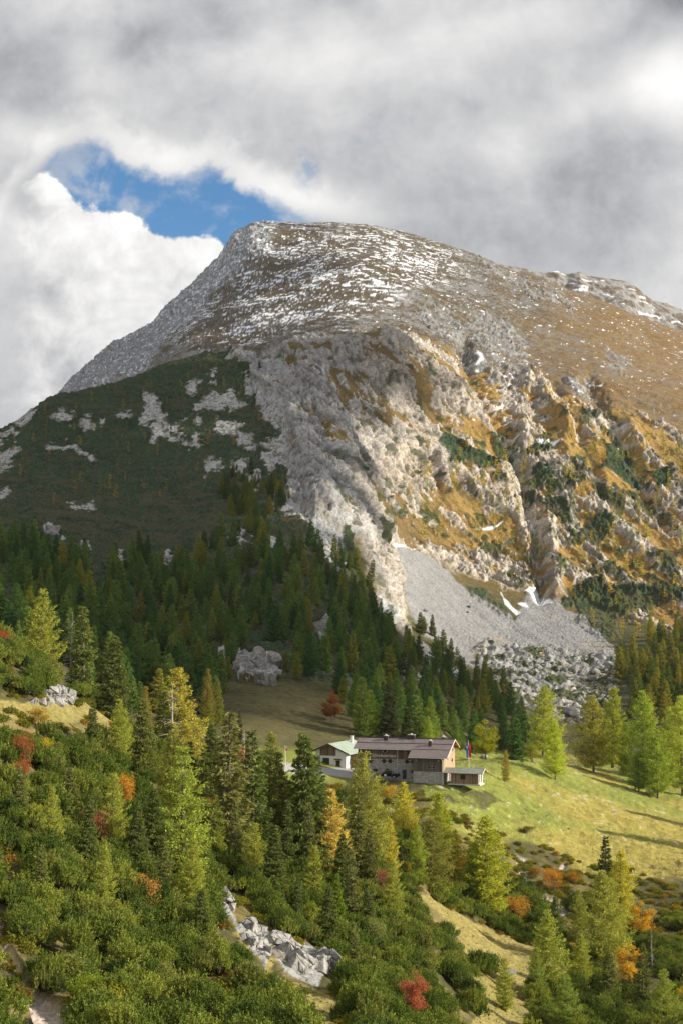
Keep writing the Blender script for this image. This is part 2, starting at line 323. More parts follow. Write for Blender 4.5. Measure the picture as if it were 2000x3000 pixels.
G['pine'] = area([Z9(p) for p in (
 [(435,450),(470,410),(530,440),(560,500),(640,530),(740,600),(700,600),(620,590),(570,560),(500,550)], [(580,460),(660,460),(660,500),(600,480)],
 [(670,430),(720,430),(800,520),(790,610),(740,560),(700,480)], [(870,580),(960,570),(970,640),(960,690),(890,660)], [(830,640),(880,690),(890,750),(840,700)],
 [(920,700),(1040,730),(1060,830),(1010,840),(930,750)], [(1090,860),(1160,800),(1230,800),(1250,850),(1190,910),(1120,890)],
 [(1210,520),(1250,430),(1310,480),(1380,600),(1380,660),(1270,620),(1200,580)], [(1430,590),(1500,570),(1530,640),(1480,680),(1440,650)],
 [(870,490),(990,490),(980,510),(870,510)], [(150,820),(200,870),(210,940),(160,910)], [(0,860),(40,900),(60,1098),(0,1098)], [(70,570),(150,590),(150,630),(80,610)],
 [(1400,700),(1440,720),(1450,770),(1400,770)], [(1060,450),(1110,470),(1090,490)], [(1070,520),(1120,530),(1130,570),(1060,560)], [(1320,680),(1360,700),(1360,760),(1330,730)])]
 + [Z7(p) for p in ([(580,30),(660,50),(760,130),(785,200),(700,140),(600,80)], [(1010,90),(1080,90),(1060,130),(1010,120)],
 [(1060,40),(1130,10),(1440,30),(1568,0),(1568,120),(1480,100),(1400,130),(1330,160),(1250,180),(1270,260),(1180,270),(1080,220),(1090,160)])], 3, 8, 8, 14.4)
# the dark shoulder on the left, all dwarf pine down to the forest
G['shoulder'] = area([[(-900,1500),(-400,1400),(0,1255),(128,1170),(172,1150),(350,1112),(480,1062),(610,1024),(660,1040),(700,1080),(735,1120),(770,1150),(740,1200),(830,1240),(835,1290),(780,1330),(850,1370),(850,1440),(790,1485),(880,1510),(960,1560),(1060,1700),(1150,1850),(1220,1950),(1150,2000),(900,2000),(600,1900),(-900,2000)]], 5, 14, 6, 13.02)
G['shoulder'] *= (1-G['crag'])*(1-G['fcrag'])
summit = area([[(640,790),(700,690),(800,655),(1150,672),(1350,740),(1330,820),(1150,860),(1080,920),(860,960),(720,1050),(560,1010),(470,1000)]], 40, 30, 13.5, 17.2)
flank = area([[(120,1200),(172,1150),(204,1100),(319,1000),(446,930),(574,800),(638,740),(689,660),(791,630),(800,720),(720,760),(640,850),(560,930),(480,1000),(430,1090),(200,1170)]], 14, 20, 13.5, 17.2)
# foreground
G['gully'] = area([Z4([(-60,480),(0,500),(60,560),(30,640),(80,700),(150,850),(240,920),(330,1019),(380,1100),(200,1100),(130,930),(60,780),(0,650),(-60,600)]), Z4([(230,570),(310,575),(300,635),(240,610)])], 5, 8, 1.5, 5)
G['fgrock'] = area([Z4([(1040,420),(985,500),(1040,580),(1060,520),(1130,620),(1230,740),(1250,680),(1310,760),(1470,840),(1510,700),(1400,650),(1350,660),(1200,560),(1160,520),(1100,560),(1060,500)]), Z6([(130,562),(180,535),(240,485),(330,500),(352,565),(300,572)])], 3, 6, 1.5, 5)
G['tan'] = area([Z4([(1080,590),(1150,560),(1250,640),(1310,700),(1250,740),(1330,800),(1480,850),(1568,830),(1640,1019),(1640,1100),(1440,1100),(1380,900),(1270,780)]),
 Z4([(330,490),(400,560),(385,600),(340,570)]), Z4([(390,690),(480,680),(520,740),(500,800),(400,830)]), Z4([(0,520),(70,540),(60,600),(10,620)]), Z4([(940,870),(1060,860),(1100,900),(960,920)]),
 Z6([(-40,540),(130,565),(350,570),(430,580),(500,600),(575,670),(540,672),(400,640),(340,660),(110,650),(-40,600)]),
 Z5([(345,430),(400,440),(600,540),(760,610),(880,650),(860,760),(880,850),(860,1019),(880,1100),(540,1100),(620,980),(650,900),(540,830),(590,720),(520,600),(470,530)]),
 Z5([(0,870),(60,860),(200,1000),(200,1100),(-40,1100)]), Z5([(730,570),(800,590),(880,640),(860,655)])], 4, 8, 1.5, 5.4)
G['bed'] = area([Z5([(800,235),(850,260),(835,300),(880,380),(960,440),(1040,490),(1130,535),(1135,560),(1050,530),(960,480),(880,410),(805,310)]), Z5([(990,310),(1010,280),(1032,275),(1030,295),(1000,320)]),
 Z5([(1040,600),(1140,560),(1240,590),(1230,640),(1140,650),(1060,635)]), Z5([(1130,700),(1200,730),(1200,750),(1140,740)]),
 Z7([(1610,1100),(1630,1110),(1630,1130)])], 3, 4, 3, 6.5)
G['fall'] = area([[(1125,2375),(1155,2372),(1160,2440),(1130,2430)]], 4, 6, 3, 7)
yard = [[(820,2236),(900,2242),(960,2250),(1052,2249),(1110,2270),(1200,2272),(1290,2285),(1290,2289),(1180,2288),(1050,2283),(950,2270),(820,2262)]]
G['yard'] = area(yard, 2, 0.5, 5, 7.5)
G['meadow'] = area([[(1230,2330),(1290,2240),(1420,2200),(1500,2180),(1800,2230),(2900,2300),(2900,2700),(2100,2720),(1950,2620),(1850,2560),(1700,2560),(1600,2480),(1500,2460),(1400,2500),(1330,2430)]], 10, 14, 4.5, 9)
G['back'] = area([[(560,2250),(600,2030),(700,1985),(860,2000),(1000,2030),(1060,2100),(1400,2190),(1400,2250),(1300,2300),(1000,2290),(820,2290)]], 10, 14, 5, 9.4)
print('zones', round(time.time()-T0, 1))

# ------------------------------------------------------------------ relief
def normals(P):
    du = np.zeros_like(P); dv = np.zeros_like(P)
    du[:, 1:-1] = P[:, 2:]-P[:, :-2]; du[:, 0] = P[:, 1]-P[:, 0]; du[:, -1] = P[:, -1]-P[:, -2]
    dv[1:-1] = P[2:]-P[:-2]; dv[0] = P[1]-P[0]; dv[-1] = P[-1]-P[-2]
    n = np.cross(du, dv); n /= np.linalg.norm(n, axis=-1)[..., None]+1e-9
    return n
N0 = normals(P)
rr = Rg.astype(np.float32)
far = sm(rr, 560, 800)
cl = np.clip(G['cliff'] + 0.0, 0, 1)*(1-G['scree'])*(1-G['bould'])
# 
# ribs and gullies run down the face, slanting to the right
ca, sa = math.cos(0.55), math.sin(0.55)
acr = X*ca + Z*sa; alo = -X*sa + Z*ca
H = np.zeros(P.shape[:2], np.float32)
big = ridged(acr/95.+.3, alo/330., Y/400., 3)
med = ridged(acr/34., alo/95.+4, Y/140., 4, .55)
sml = ridged(acr/12.+9, alo/22., Z/22., 4, .6)
tiny = ridged(X/4.5, Z/5.5, Y/9., 3, .6)
upper = sm(Tg, 13.0, 13.8)
bare = sm(.75*fbm(acr/30.+3, alo/62., Y/80., 5, .68) + .55*(med-.42) + .17*(1-sm(Ug, 1150, 1350)) + .10*sm(Vg, 1300, 1600) - .03, -.08, .14)
slab = ridged(acr/7.5+3, alo/34., Y/30., 4, .62)
H += cl*(10*(big-.45) + 6*(med-.45) + (.25+bare)*(2.0*(sml-.45) + 4.2*(slab-.45) + 2.2*(tiny-.45)) + bare*(1.2 + .7*fbm(X/1.7, Y/3., Z/1.7, 2)))
scrub_h = sm(fbm(acr/16.+7, alo/26., Y/50., 4, .62) + .12*sm(Ug, 1400, 1650) + .08*sm(Vg, 1250, 1450) - .29, .0, .05)*sm(Ug, 950, 1200)*(.6+np.abs(perlin(X/2.2, Y/3., Z/2.2)))
vert = ridged(X/26.+.2*Z/26., Z/120., Y/200., 4, .6)
G['cragall'] = np.clip(G['crag']+flank*0.8, 0, 1)
H += G['crag']*(1-cl)*(3.0*(vert-.2) + 2.5*(sml-.4) + 1.3*(tiny-.4))
H += np.clip(upper-cl, 0, 1)*(12*fbm(X/240., Y/300., Z/240., 3) + 2.6*fbm(acr/40., alo/60., Y/60., 4) + 1.6*(ridged(X/22., Z/7.+X/60., Y/40., 4)-.4))
H += G['ucrag']*(5*(vert-.25) + 2*(sml-.4) + 1.2*(tiny-.4))
H += cl*scrub_h*1.6
H += flank*(5*(ridged((X*.8+Z*.6)/22., (Z*.8-X*.6)/60., Y/90., 4, .6)-.45)+2.5*(tiny-.4))
crk = np.clip(1-np.abs(perlin(acr/13.+5, alo/85., Y/60.))*9, 0, 1)*sm(perlin(acr/30., alo/40.+8), -.1, .3)
crk = np.maximum(crk, np.clip(1-np.abs(perlin(acr/30.+1, alo/9.+.02*X, Y/40.))*10, 0, 1)*sm(perlin(acr/25.+4, alo/30.+2), 0, .35)*.8)
crk2 = np.clip(1-np.abs(perlin(acr/4.2+5, alo/24., Y/30.))*7, 0, 1)*sm(perlin(acr/14., alo/20.+3), -.25, .2)
crk2 = np.maximum(crk2, np.clip(1-np.abs(perlin(acr/14.+1, alo/3.6+.03*X, Y/40.))*7, 0, 1)*sm(perlin(acr/12.+4, alo/16.+2), -.05, .3)*.8)
H -= cl*bare*(crk*3.2+crk2*1.4)
# a few hand-set ribs and a deep gully under the snow of the scree head
def groove(pts, width, depth):
    d = np.full(Ug.shape, 1e9)
    for (a, b) in zip(pts[:-1], pts[1:]):
        a = np.array(a, float); b = np.array(b, float); e = b-a
        t = np.clip(((Ug-a[0])*e[0]+(Vg-a[1])*e[1])/(e@e), 0, 1)
        d = np.minimum(d, np.hypot(Ug-a[0]-e[0]*t, Vg-a[1]-e[1]*t))
    d = d + nz1*width*0.9 + nf1*width*.9
    return np.exp(-(d/(width*1.35))**2)*depth*.5*((Tg > 9) & (Tg < 14.6))
for pts, w, dp in (
 ([(1360,1010),(1440,1200),(1520,1370),(1545,1480),(1570,1600),(1585,1740)], 17, -20),
 ([(1720,1120),(1830,1290),(1900,1450),(1960,1540)], 16, -17), ([(1260,1090),(1350,1250),(1470,1330)], 14, -9),
 ([(1265,1330),(1300,1430)], 9, -12), ([(1740,1370),(1760,1470)], 9, -12), ([(1620,1130),(1700,1280)], 14, -9),
 ([(1560,1100),(1610,1200),(1660,1260)], 13, 15), ([(1540,1120),(1525,1200),(1530,1290)], 14, 13),
 ([(700,1060),(760,1130),(830,1200),(880,1280),(910,1400),(930,1480)], 26, 13), ([(1120,1080),(1190,1110)], 26, 14),
 ([(870,1030),(920,1150),(1000,1300),(1060,1450),(1130,1560)], 24, 10), ([(1640,1240),(1660,1330)], 16, 12),
 ([(1840,1250),(1870,1330)], 18, 14), ([(990,1120),(1060,1250),(1170,1400)], 14, -9), ([(1600,1540),(1620,1740)], 15, 12), ([(1545,1560),(1560,1740)], 12, 8)):
    H += groove(pts, w, dp)
pinezone = np.clip(G['shoulder']+G['pine'], 0, 1)*sm(rr, 330, 430)
bil = np.abs(perlin(X/3.6, Y/5., Z/3.6)); bil2 = np.abs(perlin(X/1.6+7, Y/2.4, Z/1.6))
H += pinezone*(2.6*(bil)+1.0*bil2 + 1.2*fbm(X/30., Y/40., Z/30., 2)*2)*sm(rr, 330, 450)
H += G['scree']*(.8*np.abs(perlin((X+.8*Z)/9., (Z-.8*X)/120.)) + 1.6*fbm(X/40., Y/60., Z/40., 2) + 0.55*np.abs(perlin(X/1.5, Y/2.6, Z/1.5))*2)
H += G['bould']*(2.6*np.abs(perlin(X/5., Y/7., Z/5.))*1.6+1.2*np.abs(perlin(X/2.2, Y/3., Z/2.2)))
H += (G['fcrag'])*(2.6*(ridged(X/7., Y/14., Z/22., 4, .6)-.2)+1.2)*(1-cl)
midg = (1-far)*sm(rr, 240, 330)
H += midg*(1-G['fcrag'])*(1.4*fbm(X/26., Y/34., oct=3)+.35*fbm(X/4., Y/5., oct=3))*(1-G['yard'])*(1-.85*area([[(880,2262),(950,2235),(1340,2240),(1430,2262),(1440,2300),(1290,2305),(1040,2295)]], 12, 1, 5, 8.2))
near = 1-sm(rr, 240, 330)
H += near*(1.2*fbm(X/17., Y/20., oct=3)+.30*fbm(X/2.6, Y/3., oct=4))*sm(rr, 30, 80)
H += G['fgrock']*(.1+.3*(ridged(X/4.2, Y/7., Z/4.5, 4, .55)-.4)+.25*fbm(X/.9, Y/1.2, Z/.9, oct=3))
H += G['gully']*(-1.0+.35*ridged(X/1.6, Y/2.4, oct=4))
H += G['bed']*(-.5+.45*np.abs(perlin(X/1.3, Y/1.9)))
H += G['tan']*(.16*fbm(X/.8, Y/1.1, oct=4, gain=.65)+.25*fbm(X/3., Y/2.5, oct=2))
H += G['meadow']*(.38*fbm(X/1.7, Y/2.1, oct=4, gain=.6)+.5*fbm(X/7., Y/3.5, oct=2))
# the bank under the hut and the little scarps of the meadow
H += groove([(1300,2315),(1360,2322),(1440,2330),(1470,2345)], 16, 0)
P2 = P + N0*H[..., None]
# keep H from sinking the hut terrace
print('relief', round(time.time()-T0, 1))
N1 = normals(P2)
slope = N1[..., 2]                                       # 1 flat, 0 vertical

# ------------------------------------------------------------------ ground colours (own colour of soil, grass, rock, snow; light and shade painted into cliffs)
def C(r, g, b): return np.array([r, g, b], np.float32)
col = np.zeros(P.shape, np.float32)
def lay(mask, c):
    global col
    m = np.clip(mask, 0, 1)[..., None]; col = col*(1-m) + np.asarray(c, np.float32)*m
n_a = fbm(X/14., Y/18., Z/14., 4); n_b = fbm(X/4., Y/5., Z/4., 4); n_c = fbm(X/50., Y/60., Z/50., 3); n_d = perlin(X/1.1, Y/1.5, Z/1.1)
lay(np.ones_like(X), C(.075, .070, .028))
lay(sm(n_a, -.1, .3)*.6, C(.10, .11, .035))
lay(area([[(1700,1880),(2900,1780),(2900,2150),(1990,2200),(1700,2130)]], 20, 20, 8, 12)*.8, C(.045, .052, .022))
lay(sm(n_b, .05, .35)*.5, C(.13, .095, .045))
lay((1-sm(Tg, 5.0, 6.5))*sm(n_b+n_a*.6, -.2, .25), C(.20, .155, .06))
lay(area([[(1480,2430),(1560,2420),(1700,2540),(1800,2590),(2100,2560),(2100,2720),(1900,2720),(1640,2640),(1520,2560)]], 10, 10, 3, 7)*sm(n_b+.12, -.1, .2)*.85, C(.085, .080, .030)*(1+.8*n_d[..., None]))
# upper mountain: brown alpine grass turning golden to the right, grey stony ground on the left
g_up = sm(Tg, 11.5, 12.6)
lay(g_up, C(.095, .072, .042))
gold = sm(Ug + 0.55*(Vg-1000), 1250, 1900)
lay(g_up*gold*.9, C(.20, .122, .042))
lay(g_up*sm(n_b, .0, .35)*.6, C(.07, .05, .032))
lay(g_up*sm(n_a, .05, .4)*.5, C(.21, .17, .10))
st_ = fbm(X/5., Z/2.6, Y/12., 3, .6); stony = ridged(X/9., Z/5., Y/14., 4, .6)
lay(upper*sm(stony + n_c*.5, .42, .62)*(1-.65*gold), C(.185, .186, .187))
lay(upper*summit*sm(n_b, -.1, .2)*.7, C(.085, .065, .045))
lay(flank*sm(stony+.25, .2, .5), C(.25, .255, .265)*(1+.45*n_b[..., None]+.35*n_a[..., None]))
lay(flank*sm(.36-stony, 0, .15)*.8, C(.10, .09, .08))
lay(flank*sm(st_-.2, 0, .08)*.9, C(.8, .82, .86))
# cliffs: pale limestone where it is steep, golden grass on the ledges
golden = C(.33, .205, .062); pale = C(.42, .42, .415)
lay(cl, golden*(0.9))
lay(cl*sm(n_b, 0, .3)*.6, C(.19, .15, .05))
lay(cl*(1-sm(Ug, 1150, 1500))*.8, C(.13, .095, .045))  # grass of the shaded left face painted darker
rockm = sm(bare - .5 + .45*(.60-slope) + .35*n_b, -.12, .14)
rc = (pale*(1-sm(Ug,950,1250))[..., None]*.92+C(.47,.42,.355)*sm(Ug,950,1250)[..., None])*(1+.35*n_b[..., None]+.3*fbm(acr/6., alo/50., Y/40., 3)[..., None])  # painted-in light: creamy sunlit tone on the right, cool shaded grey on the left
rc = rc*(1-.16*sm(n_c, .0, .3)[..., None]*C(0, .3, .6))                 # pinkish streaks
lay(cl*rockm, rc)
lay(cl*rockm*sm(n_d+n_b, .15, .5)*.5, C(.24, .22, .20))
lay(cl*rockm*sm(.36-slab, 0, .16)*.75, C(.17, .15, .13))  # shade painted into the hollows between the slabs
lay(cl*rockm*sm(.26-tiny, 0, .12)*.6, C(.15, .13, .11))  # and into the small hollows
lay(cl*rockm*crk*.7, C(.09, .08, .07))  # dark cracks, deepened with painted shadow
lay(cl*rockm*crk2*.62, C(.12, .105, .09))
lay(cl*rockm*sm(n_b-.18, 0, .15)*.5, C(.26, .18, .07))
lay(cl*sm(fbm(acr/9., alo/14., Y/20., 3)-.2, 0, .12)*.7, C(.055, .06, .025))
lay(G['halo']*(1-cl)*.8, C(.11, .085, .045)*(1+.5*n_d[..., None]))
lay(G['crag']*(1-cl), pale*1.05*(1+.3*n_b[..., None]+.25*n_d[..., None]))
lay(G['crag']*(1-cl)*sm(n_b+n_d*.5, .05, .2)*.85, C(.12, .10, .05))
# forest floor crags
# dwarf pine
dp = C(.029, .045, .021)*(1+.9*n_b[..., None]+.6*n_a[..., None]+.9*sm(bil2, .1, .5)[..., None])
lay(pinezone, dp)
lay(pinezone*sm(n_a+.25*n_c+.25*sm(Vg, 1330, 1480)-.12, .05, .30)*.7, C(.080, .066, .036))
lay(pinezone*sm(-n_b-n_c*.5, .1, .3)*.6, C(.050, .070, .030))
lay(pinezone*sm(perlin(X/7.+9, Y/9., Z/7.), .38, .55)*(Ug < 1000)*.45, C(.11, .055, .035))
lay(G['fcrag'], pale*1.0*(1+.2*n_b[..., None]))
lay(G['fcrag']*sm(n_b+n_d*.5, .2, .35)*.6, C(.10, .085, .04))
lay(area(small_rock, 2, 2, 6, 12), pale)
# scree
sc = C(.235, .232, .23)*(1+.22*n_d[..., None]+.15*n_a[..., None])
streak = fbm((X+.8*Z)/5., (Z-.8*X)/90., oct=3)
lay(G['scree'], sc*(1+.18*streak[..., None]))
lay(G['scree']*sm(n_c+streak*.4, .2, .5)*.35, C(.36, .27, .16))
lay(G['talus'], sc)
lay(G['bould']*sm(n_a+n_b*.5, .02, .16), C(.05, .06, .025))
lay(G['bould']*sm(-n_b-n_a*.4, .02, .2), C(.33, .32, .30))
uc = G['ucrag']
lay(uc*.9, pale*.62*(1+.35*n_b[..., None])); lay(uc*sm(.36-vert, 0, .2)*.7, C(.11, .10, .09)); lay(uc*sm(n_b+n_a*.5, .1, .25)*.8, C(.11, .08, .045))
scrub = sm(fbm(acr/16.+7, alo/26., Y/50., 4, .62) + .12*sm(Ug, 1400, 1650) + .08*sm(Vg, 1250, 1450) - .29, .0, .05)*cl*sm(Ug, 950, 1200)
lay(scrub*.9, C(.045, .058, .022)*(1+.6*n_d[..., None]+.5*n_b[..., None]))
# snow
st = fbm((X + .35*Z)/12.5, Z/2.5 + X/24., Y/34., 4, .55); st2 = fbm(X/3.+5, Z/1.3-X/9., Y/10., 3, .6)
sn = sm(st*.95+st2*.38+n_c*.30-.05*(1-sm(Ug, 700, 900)), .135, .18)
snow = summit*sn
snow = np.maximum(snow, upper*sm(st+st2*.5+n_a*.3, .40, .46)*(1-flank*.5)*sm(Ug+.4*(1300-Vg), 420, 700)*sm(-(Ug-2000+.9*(Vg-900)), -700, 200))
snow = np.maximum(snow, cl*sm(fbm(X/9.+3, Z/3.4+X/12., Y/20., 3), .44, .49)*sm(-Vg, -1560, -1200)*sm(Ug, 1150, 1350)*.95)
snow = np.maximum(snow, area([Z7([(835,50),(880,30),(910,20),(970,112),(900,90),(860,72)]), Z7([(728,55),(745,80),(820,155),(800,162),(750,110)]), Z7([(810,105),(840,100),(860,125),(830,118)]), Z9([(225,935),(290,940),(370,942),(300,950),(240,948)]), Z7([(1470,170),(1550,205),(1520,200)]),
   Z9([(620,30),(650,50),(655,75),(630,78),(642,66)]), Z9([(880,460),(920,465),(1000,465),(990,478),(900,476)]), Z9([(610,842),(700,840),(740,820),(700,855)]), Z9([(715,290),(750,280),(745,300)]), Z9([(865,800),(885,830),(890,860),(875,840)])], 2, 4, 8, 15))
lay(snow, C(.80, .82, .86))
# meadows
mg = C(.195, .215, .045); my = C(.29, .245, .060)
green = sm(.5 + .9*fbm(X/22., Y/26., oct=3) - sm(Vg, 2360, 2620)*.75 + .35*(1-sm(Ug, 1350, 1800)), .25, .75)[..., None]
mc = mg*green + my*(1-green); mc = mc*(1+.30*n_b[..., None]+.18*n_d[..., None])
lay(G['back'], C(.095, .085, .033)*(1+.5*n_a[..., None]))
lay(G['back']*sm(Vg, 2180, 2215), mg*.9)
lay(G['meadow'], mc)
brown = sm(fbm(X/3., Y/2.2, oct=4, gain=.6) + .35*sm(Vg+.35*(Ug-1800), 2520, 2640) - .2, .10, .22)
lay(G['meadow']*brown*.75, C(.095, .065, .028))
lay(G['meadow']*sm(n_d+n_b, .62, .70)*.7, C(.42, .39, .34))
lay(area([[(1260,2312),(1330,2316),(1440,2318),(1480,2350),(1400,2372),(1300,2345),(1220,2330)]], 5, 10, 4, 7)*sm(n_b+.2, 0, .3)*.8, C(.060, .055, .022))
lay(G['tan'], C(.27, .225, .075)*(1+.35*n_b[..., None]+.3*n_d[..., None]))
lay(G['tan']*sm(n_b+n_d*.6, .05, .35)*.6, C(.16, .13, .045))
lay(G['tan']*sm(n_a*.8+n_b*.5, -.05, .3)*.45, C(.19, .19, .05))
lay(G['tan']*sm(n_a, .1, .4)*.5, C(.20, .20, .06))
lay(G['gully'], C(.44, .38, .32)*(1+.3*n_b[..., None]))
lay(G['bed'], C(.50, .46, .40)*(1+.3*n_b[..., None]))
lay(G['fall']*sm(n_b+n_d*.3, -.1, .15)*.9, C(.48, .45, .40))
lay(G['fgrock'], pale*.72*(1+.25*n_b[..., None]))
lay(G['fgrock']*sm(n_b+n_d*.4, .22, .36)*.6, C(.10, .08, .035))
lay(G['yard'], C(.33, .32, .31))
col = np.clip(col, 0.01, .9)
print('colours', round(time.time()-T0, 1))

# ------------------------------------------------------------------ materials of the land
def new_mat(name):
    m = bpy.data.materials.new(name); m.use_nodes = True; t = NT(m.node_tree); t.n.clear()
    out = t.new('ShaderNodeOutputMaterial'); return m, t, out
def land_material(name, scale, bump, rough=.95):
    m, t, out = new_mat(name)
    at_ = t.new('ShaderNodeAttribute', attribute_name='ground_colour')
    g = t.new('ShaderNodeNewGeometry'); pos = g.outputs['Position']
    n = t.noise(pos, scale, 5, .65); n_2 = t.noise(pos, scale*.18, 4, .6)
    f = t.m('ADD', t.m('MULTIPLY', n, 2.0), t.m('MULTIPLY', n_2, .8)); f = t.m('MAXIMUM', t.m('SUBTRACT', f, .40), .25)
    c = t.mix(1.0, at_.outputs['Color'], t.comb(f, f, f), 'MULTIPLY')
    b = t.new('ShaderNodeBsdfPrincipled'); t.put(b.inputs['Base Color'], c); b.inputs['Roughness'].default_value = rough
    b.inputs['Specular IOR Level'].default_value = .15
    bm = t.new('ShaderNodeBump'); bm.inputs['Strength'].default_value = bump; bm.inputs['Distance'].default_value = .6/scale
    t.put(bm.inputs['Height'], n); t.l.new(bm.outputs[0], b.inputs['Normal']); t.l.new(b.outputs[0], out.inputs[0])
    return m
M_NEAR = land_material('meadow_soil', 3.0, .8)
M_FAR = land_material('mountain_rock', .55, .9)
M_PINE = land_material('dwarf_pine_mat', 1.1, 1.0)
M_SCREE = land_material('scree_stones', 1.2, 1.0)
M_YARD = land_material('gravel', 8., .4)

def tag(o, label=None, cat=None, group=None, kind=None):
    if label: o['label'] = label
    if cat: o['category'] = cat
    if group: o['group'] = group
    if kind: o['kind'] = kind
    return o
def link(o, parent=None):
    scene.collection.objects.link(o)
    if parent is not None: o.parent = parent
    return o
def mesh_np(name, verts, faces, mat=None, colours=None, smooth=True):
    me = bpy.data.meshes.new(name); n = len(verts); k = faces.shape[1]; f = len(faces)
    me.vertices.add(n); me.vertices.foreach_set('co', np.ascontiguousarray(verts, np.float32).ravel())
    me.loops.add(f*k); me.loops.foreach_set('vertex_index', np.ascontiguousarray(faces, np.int32).ravel())
    me.polygons.add(f); me.polygons.foreach_set('loop_start', np.arange(0, f*k, k, dtype=np.int32))
    try: me.polygons.foreach_set('loop_total', np.full(f, k, np.int32))
    except Exception: pass
    if smooth: me.polygons.foreach_set('use_smooth', np.ones(f, bool))
    me.update(calc_edges=True)
    if colours is not None:
        ca_ = me.color_attributes.new('ground_colour', 'FLOAT_COLOR', 'POINT')
        ca_.data.foreach_set('color', np.concatenate([colours, np.ones((n, 1), np.float32)], 1).astype(np.float32).ravel())
    if mat: me.materials.append(mat)
    return me
idx = np.arange(NV*NU).reshape(NV, NU)
quads = np.stack([idx[:-1, :-1], idx[:-1, 1:], idx[1:, 1:], idx[1:, :-1]], -1)
def fm(a): return (a[:-1, :-1]+a[1:, 1:]+a[:-1, 1:]+a[1:, :-1])*.25
zone = np.zeros(quads.shape[:2], int)                      # 0 ground, 1 hillside, 2 mountain, 3 scree, 4 yard, 5 stream bed, 6 dwarf pine
ft = fm(Tg)
zone[ft > 7.2] = 1; zone[ft > 10.2] = 2
zone[(fm(pinezone) > .5) & (ft > 8.5)] = 6
zone[fm(G['scree']) > .5] = 3; zone[fm(G['yard']) > .5] = 4; zone[fm(G['bed']) > .5] = 5
for z_, nm, mt, kd, lb in ((0, 'ground', M_NEAR, 'structure', None), (1, 'hillside', M_FAR, 'structure', None), (2, 'mountain', M_FAR, 'structure', None),
        (3, 'scree_slope', M_SCREE, 'structure', None), (4, 'gravel_yard', M_YARD, 'structure', None), (5, 'dry_stream_bed', M_SCREE, 'structure', None), (6, 'dwarf_pine_cover', M_PINE, 'stuff', 'dark dwarf pine carpet covering the far slopes and ledges')):
    q = quads[zone == z_]
    if not len(q): continue
    used, inv = np.unique(q, return_inverse=True)
    me = mesh_np(nm, P2.reshape(-1, 3)[used], inv.reshape(-1, 4), mt, col.reshape(-1, 3)[used], z_ not in (2, 3))
    o = link(bpy.data.objects.new(nm, me)); tag(o, lb, 'shrubs' if z_ == 6 else None, None, kd)
# the far ridge seen over the right shoulder of the mountain
dr = [(1180,610),(1240,626),(1280,622),(1300,629),(1330,623),(1350,633),(1400,640),(1430,645),(1450,652),(1480,675),(1500,690),(1530,697),(1568,712),(1700,770),(1800,800)]
du2 = np.arange(1480, 2300, 3.0); dvt = np.interp(du2, [p[0]*1.2755 for p in dr], [p[1]*1.2755 for p in dr]); kk_ = np.linspace(0, 1, 110)[:, None]
Rd = 3300-500*kk_+0*du2[None]; Vd = dvt[None]+250*kk_; Ud = np.broadcast_to(du2, Vd.shape)
ad, bd = pix_ray(Ud, Vd); Pd = np.stack([ad*Rd, Rd, bd*Rd], -1); Xd, Yd_, Zd = Pd[..., 0], Pd[..., 1], Pd[..., 2]
hd = 15*(ridged((Xd+.4*Zd)/60., Yd_/160., Zd/90., 6, .66)-.4)*np.clip(kk_*8, .25, 1); Pd = Pd + normals(Pd)*hd[..., None]
rk = sm(ridged(Xd/40., Zd/30., Yd_/90., 4, .6)+.1*fbm(Xd/20., Zd/20., oct=3), .30, .5)[..., None]; cd = C(.13, .10, .07)*(1-rk)+C(.27, .26, .25)*rk
sd = sm(fbm(Xd/45.+Zd/60., Zd/14., oct=4), .26, .32)[..., None]*(kk_[..., None] < .5); cd = cd*(1-sd)+C(.8, .82, .86)*sd
i3 = np.arange(cd.shape[0]*cd.shape[1]).reshape(cd.shape[:2]); q3 = np.stack([i3[:-1, :-1], i3[:-1, 1:], i3[1:, 1:], i3[1:, :-1]], -1).reshape(-1, 4)
tag(link(bpy.data.objects.new('distant_ridge', mesh_np('distant_ridge', Pd.reshape(-1, 3), q3, M_FAR, cd.reshape(-1, 3)))), kind='structure')
# coarse copy of the surface, only to find where things stand
su = list(range(0, NU, 3)); sv = list(range(0, NV, 3))
if sv[-1] != NV-1: sv.append(NV-1)
Pc_ = P2[np.ix_(sv, su)]; i2 = np.arange(len(sv)*len(su)).reshape(len(sv), len(su))
q2 = np.stack([i2[:-1, :-1], i2[:-1, 1:], i2[1:, 1:], i2[1:, :-1]], -1).reshape(-1, 4)
BV = BVHTree.FromPolygons([tuple(p) for p in Pc_.reshape(-1, 3).tolist()], q2.tolist())
def hit(u, v):
    a, b = pix_ray(u, v); loc, n, i, d = BV.ray_cast(Vector((0, 0, 0)), Vector((float(a), 1, float(b))))
    return loc
def drop(x, y):
    loc, n, i, d = BV.ray_cast(Vector((x, y, 1500)), Vector((0, 0, -1))); return loc
def on_col(u, Yd):                 # the ground under the pixel column u at depth Yd
    a, b = pix_ray(u, 2000); return drop(float(a)*Yd, Yd)
print('land built', round(time.time()-T0, 1))
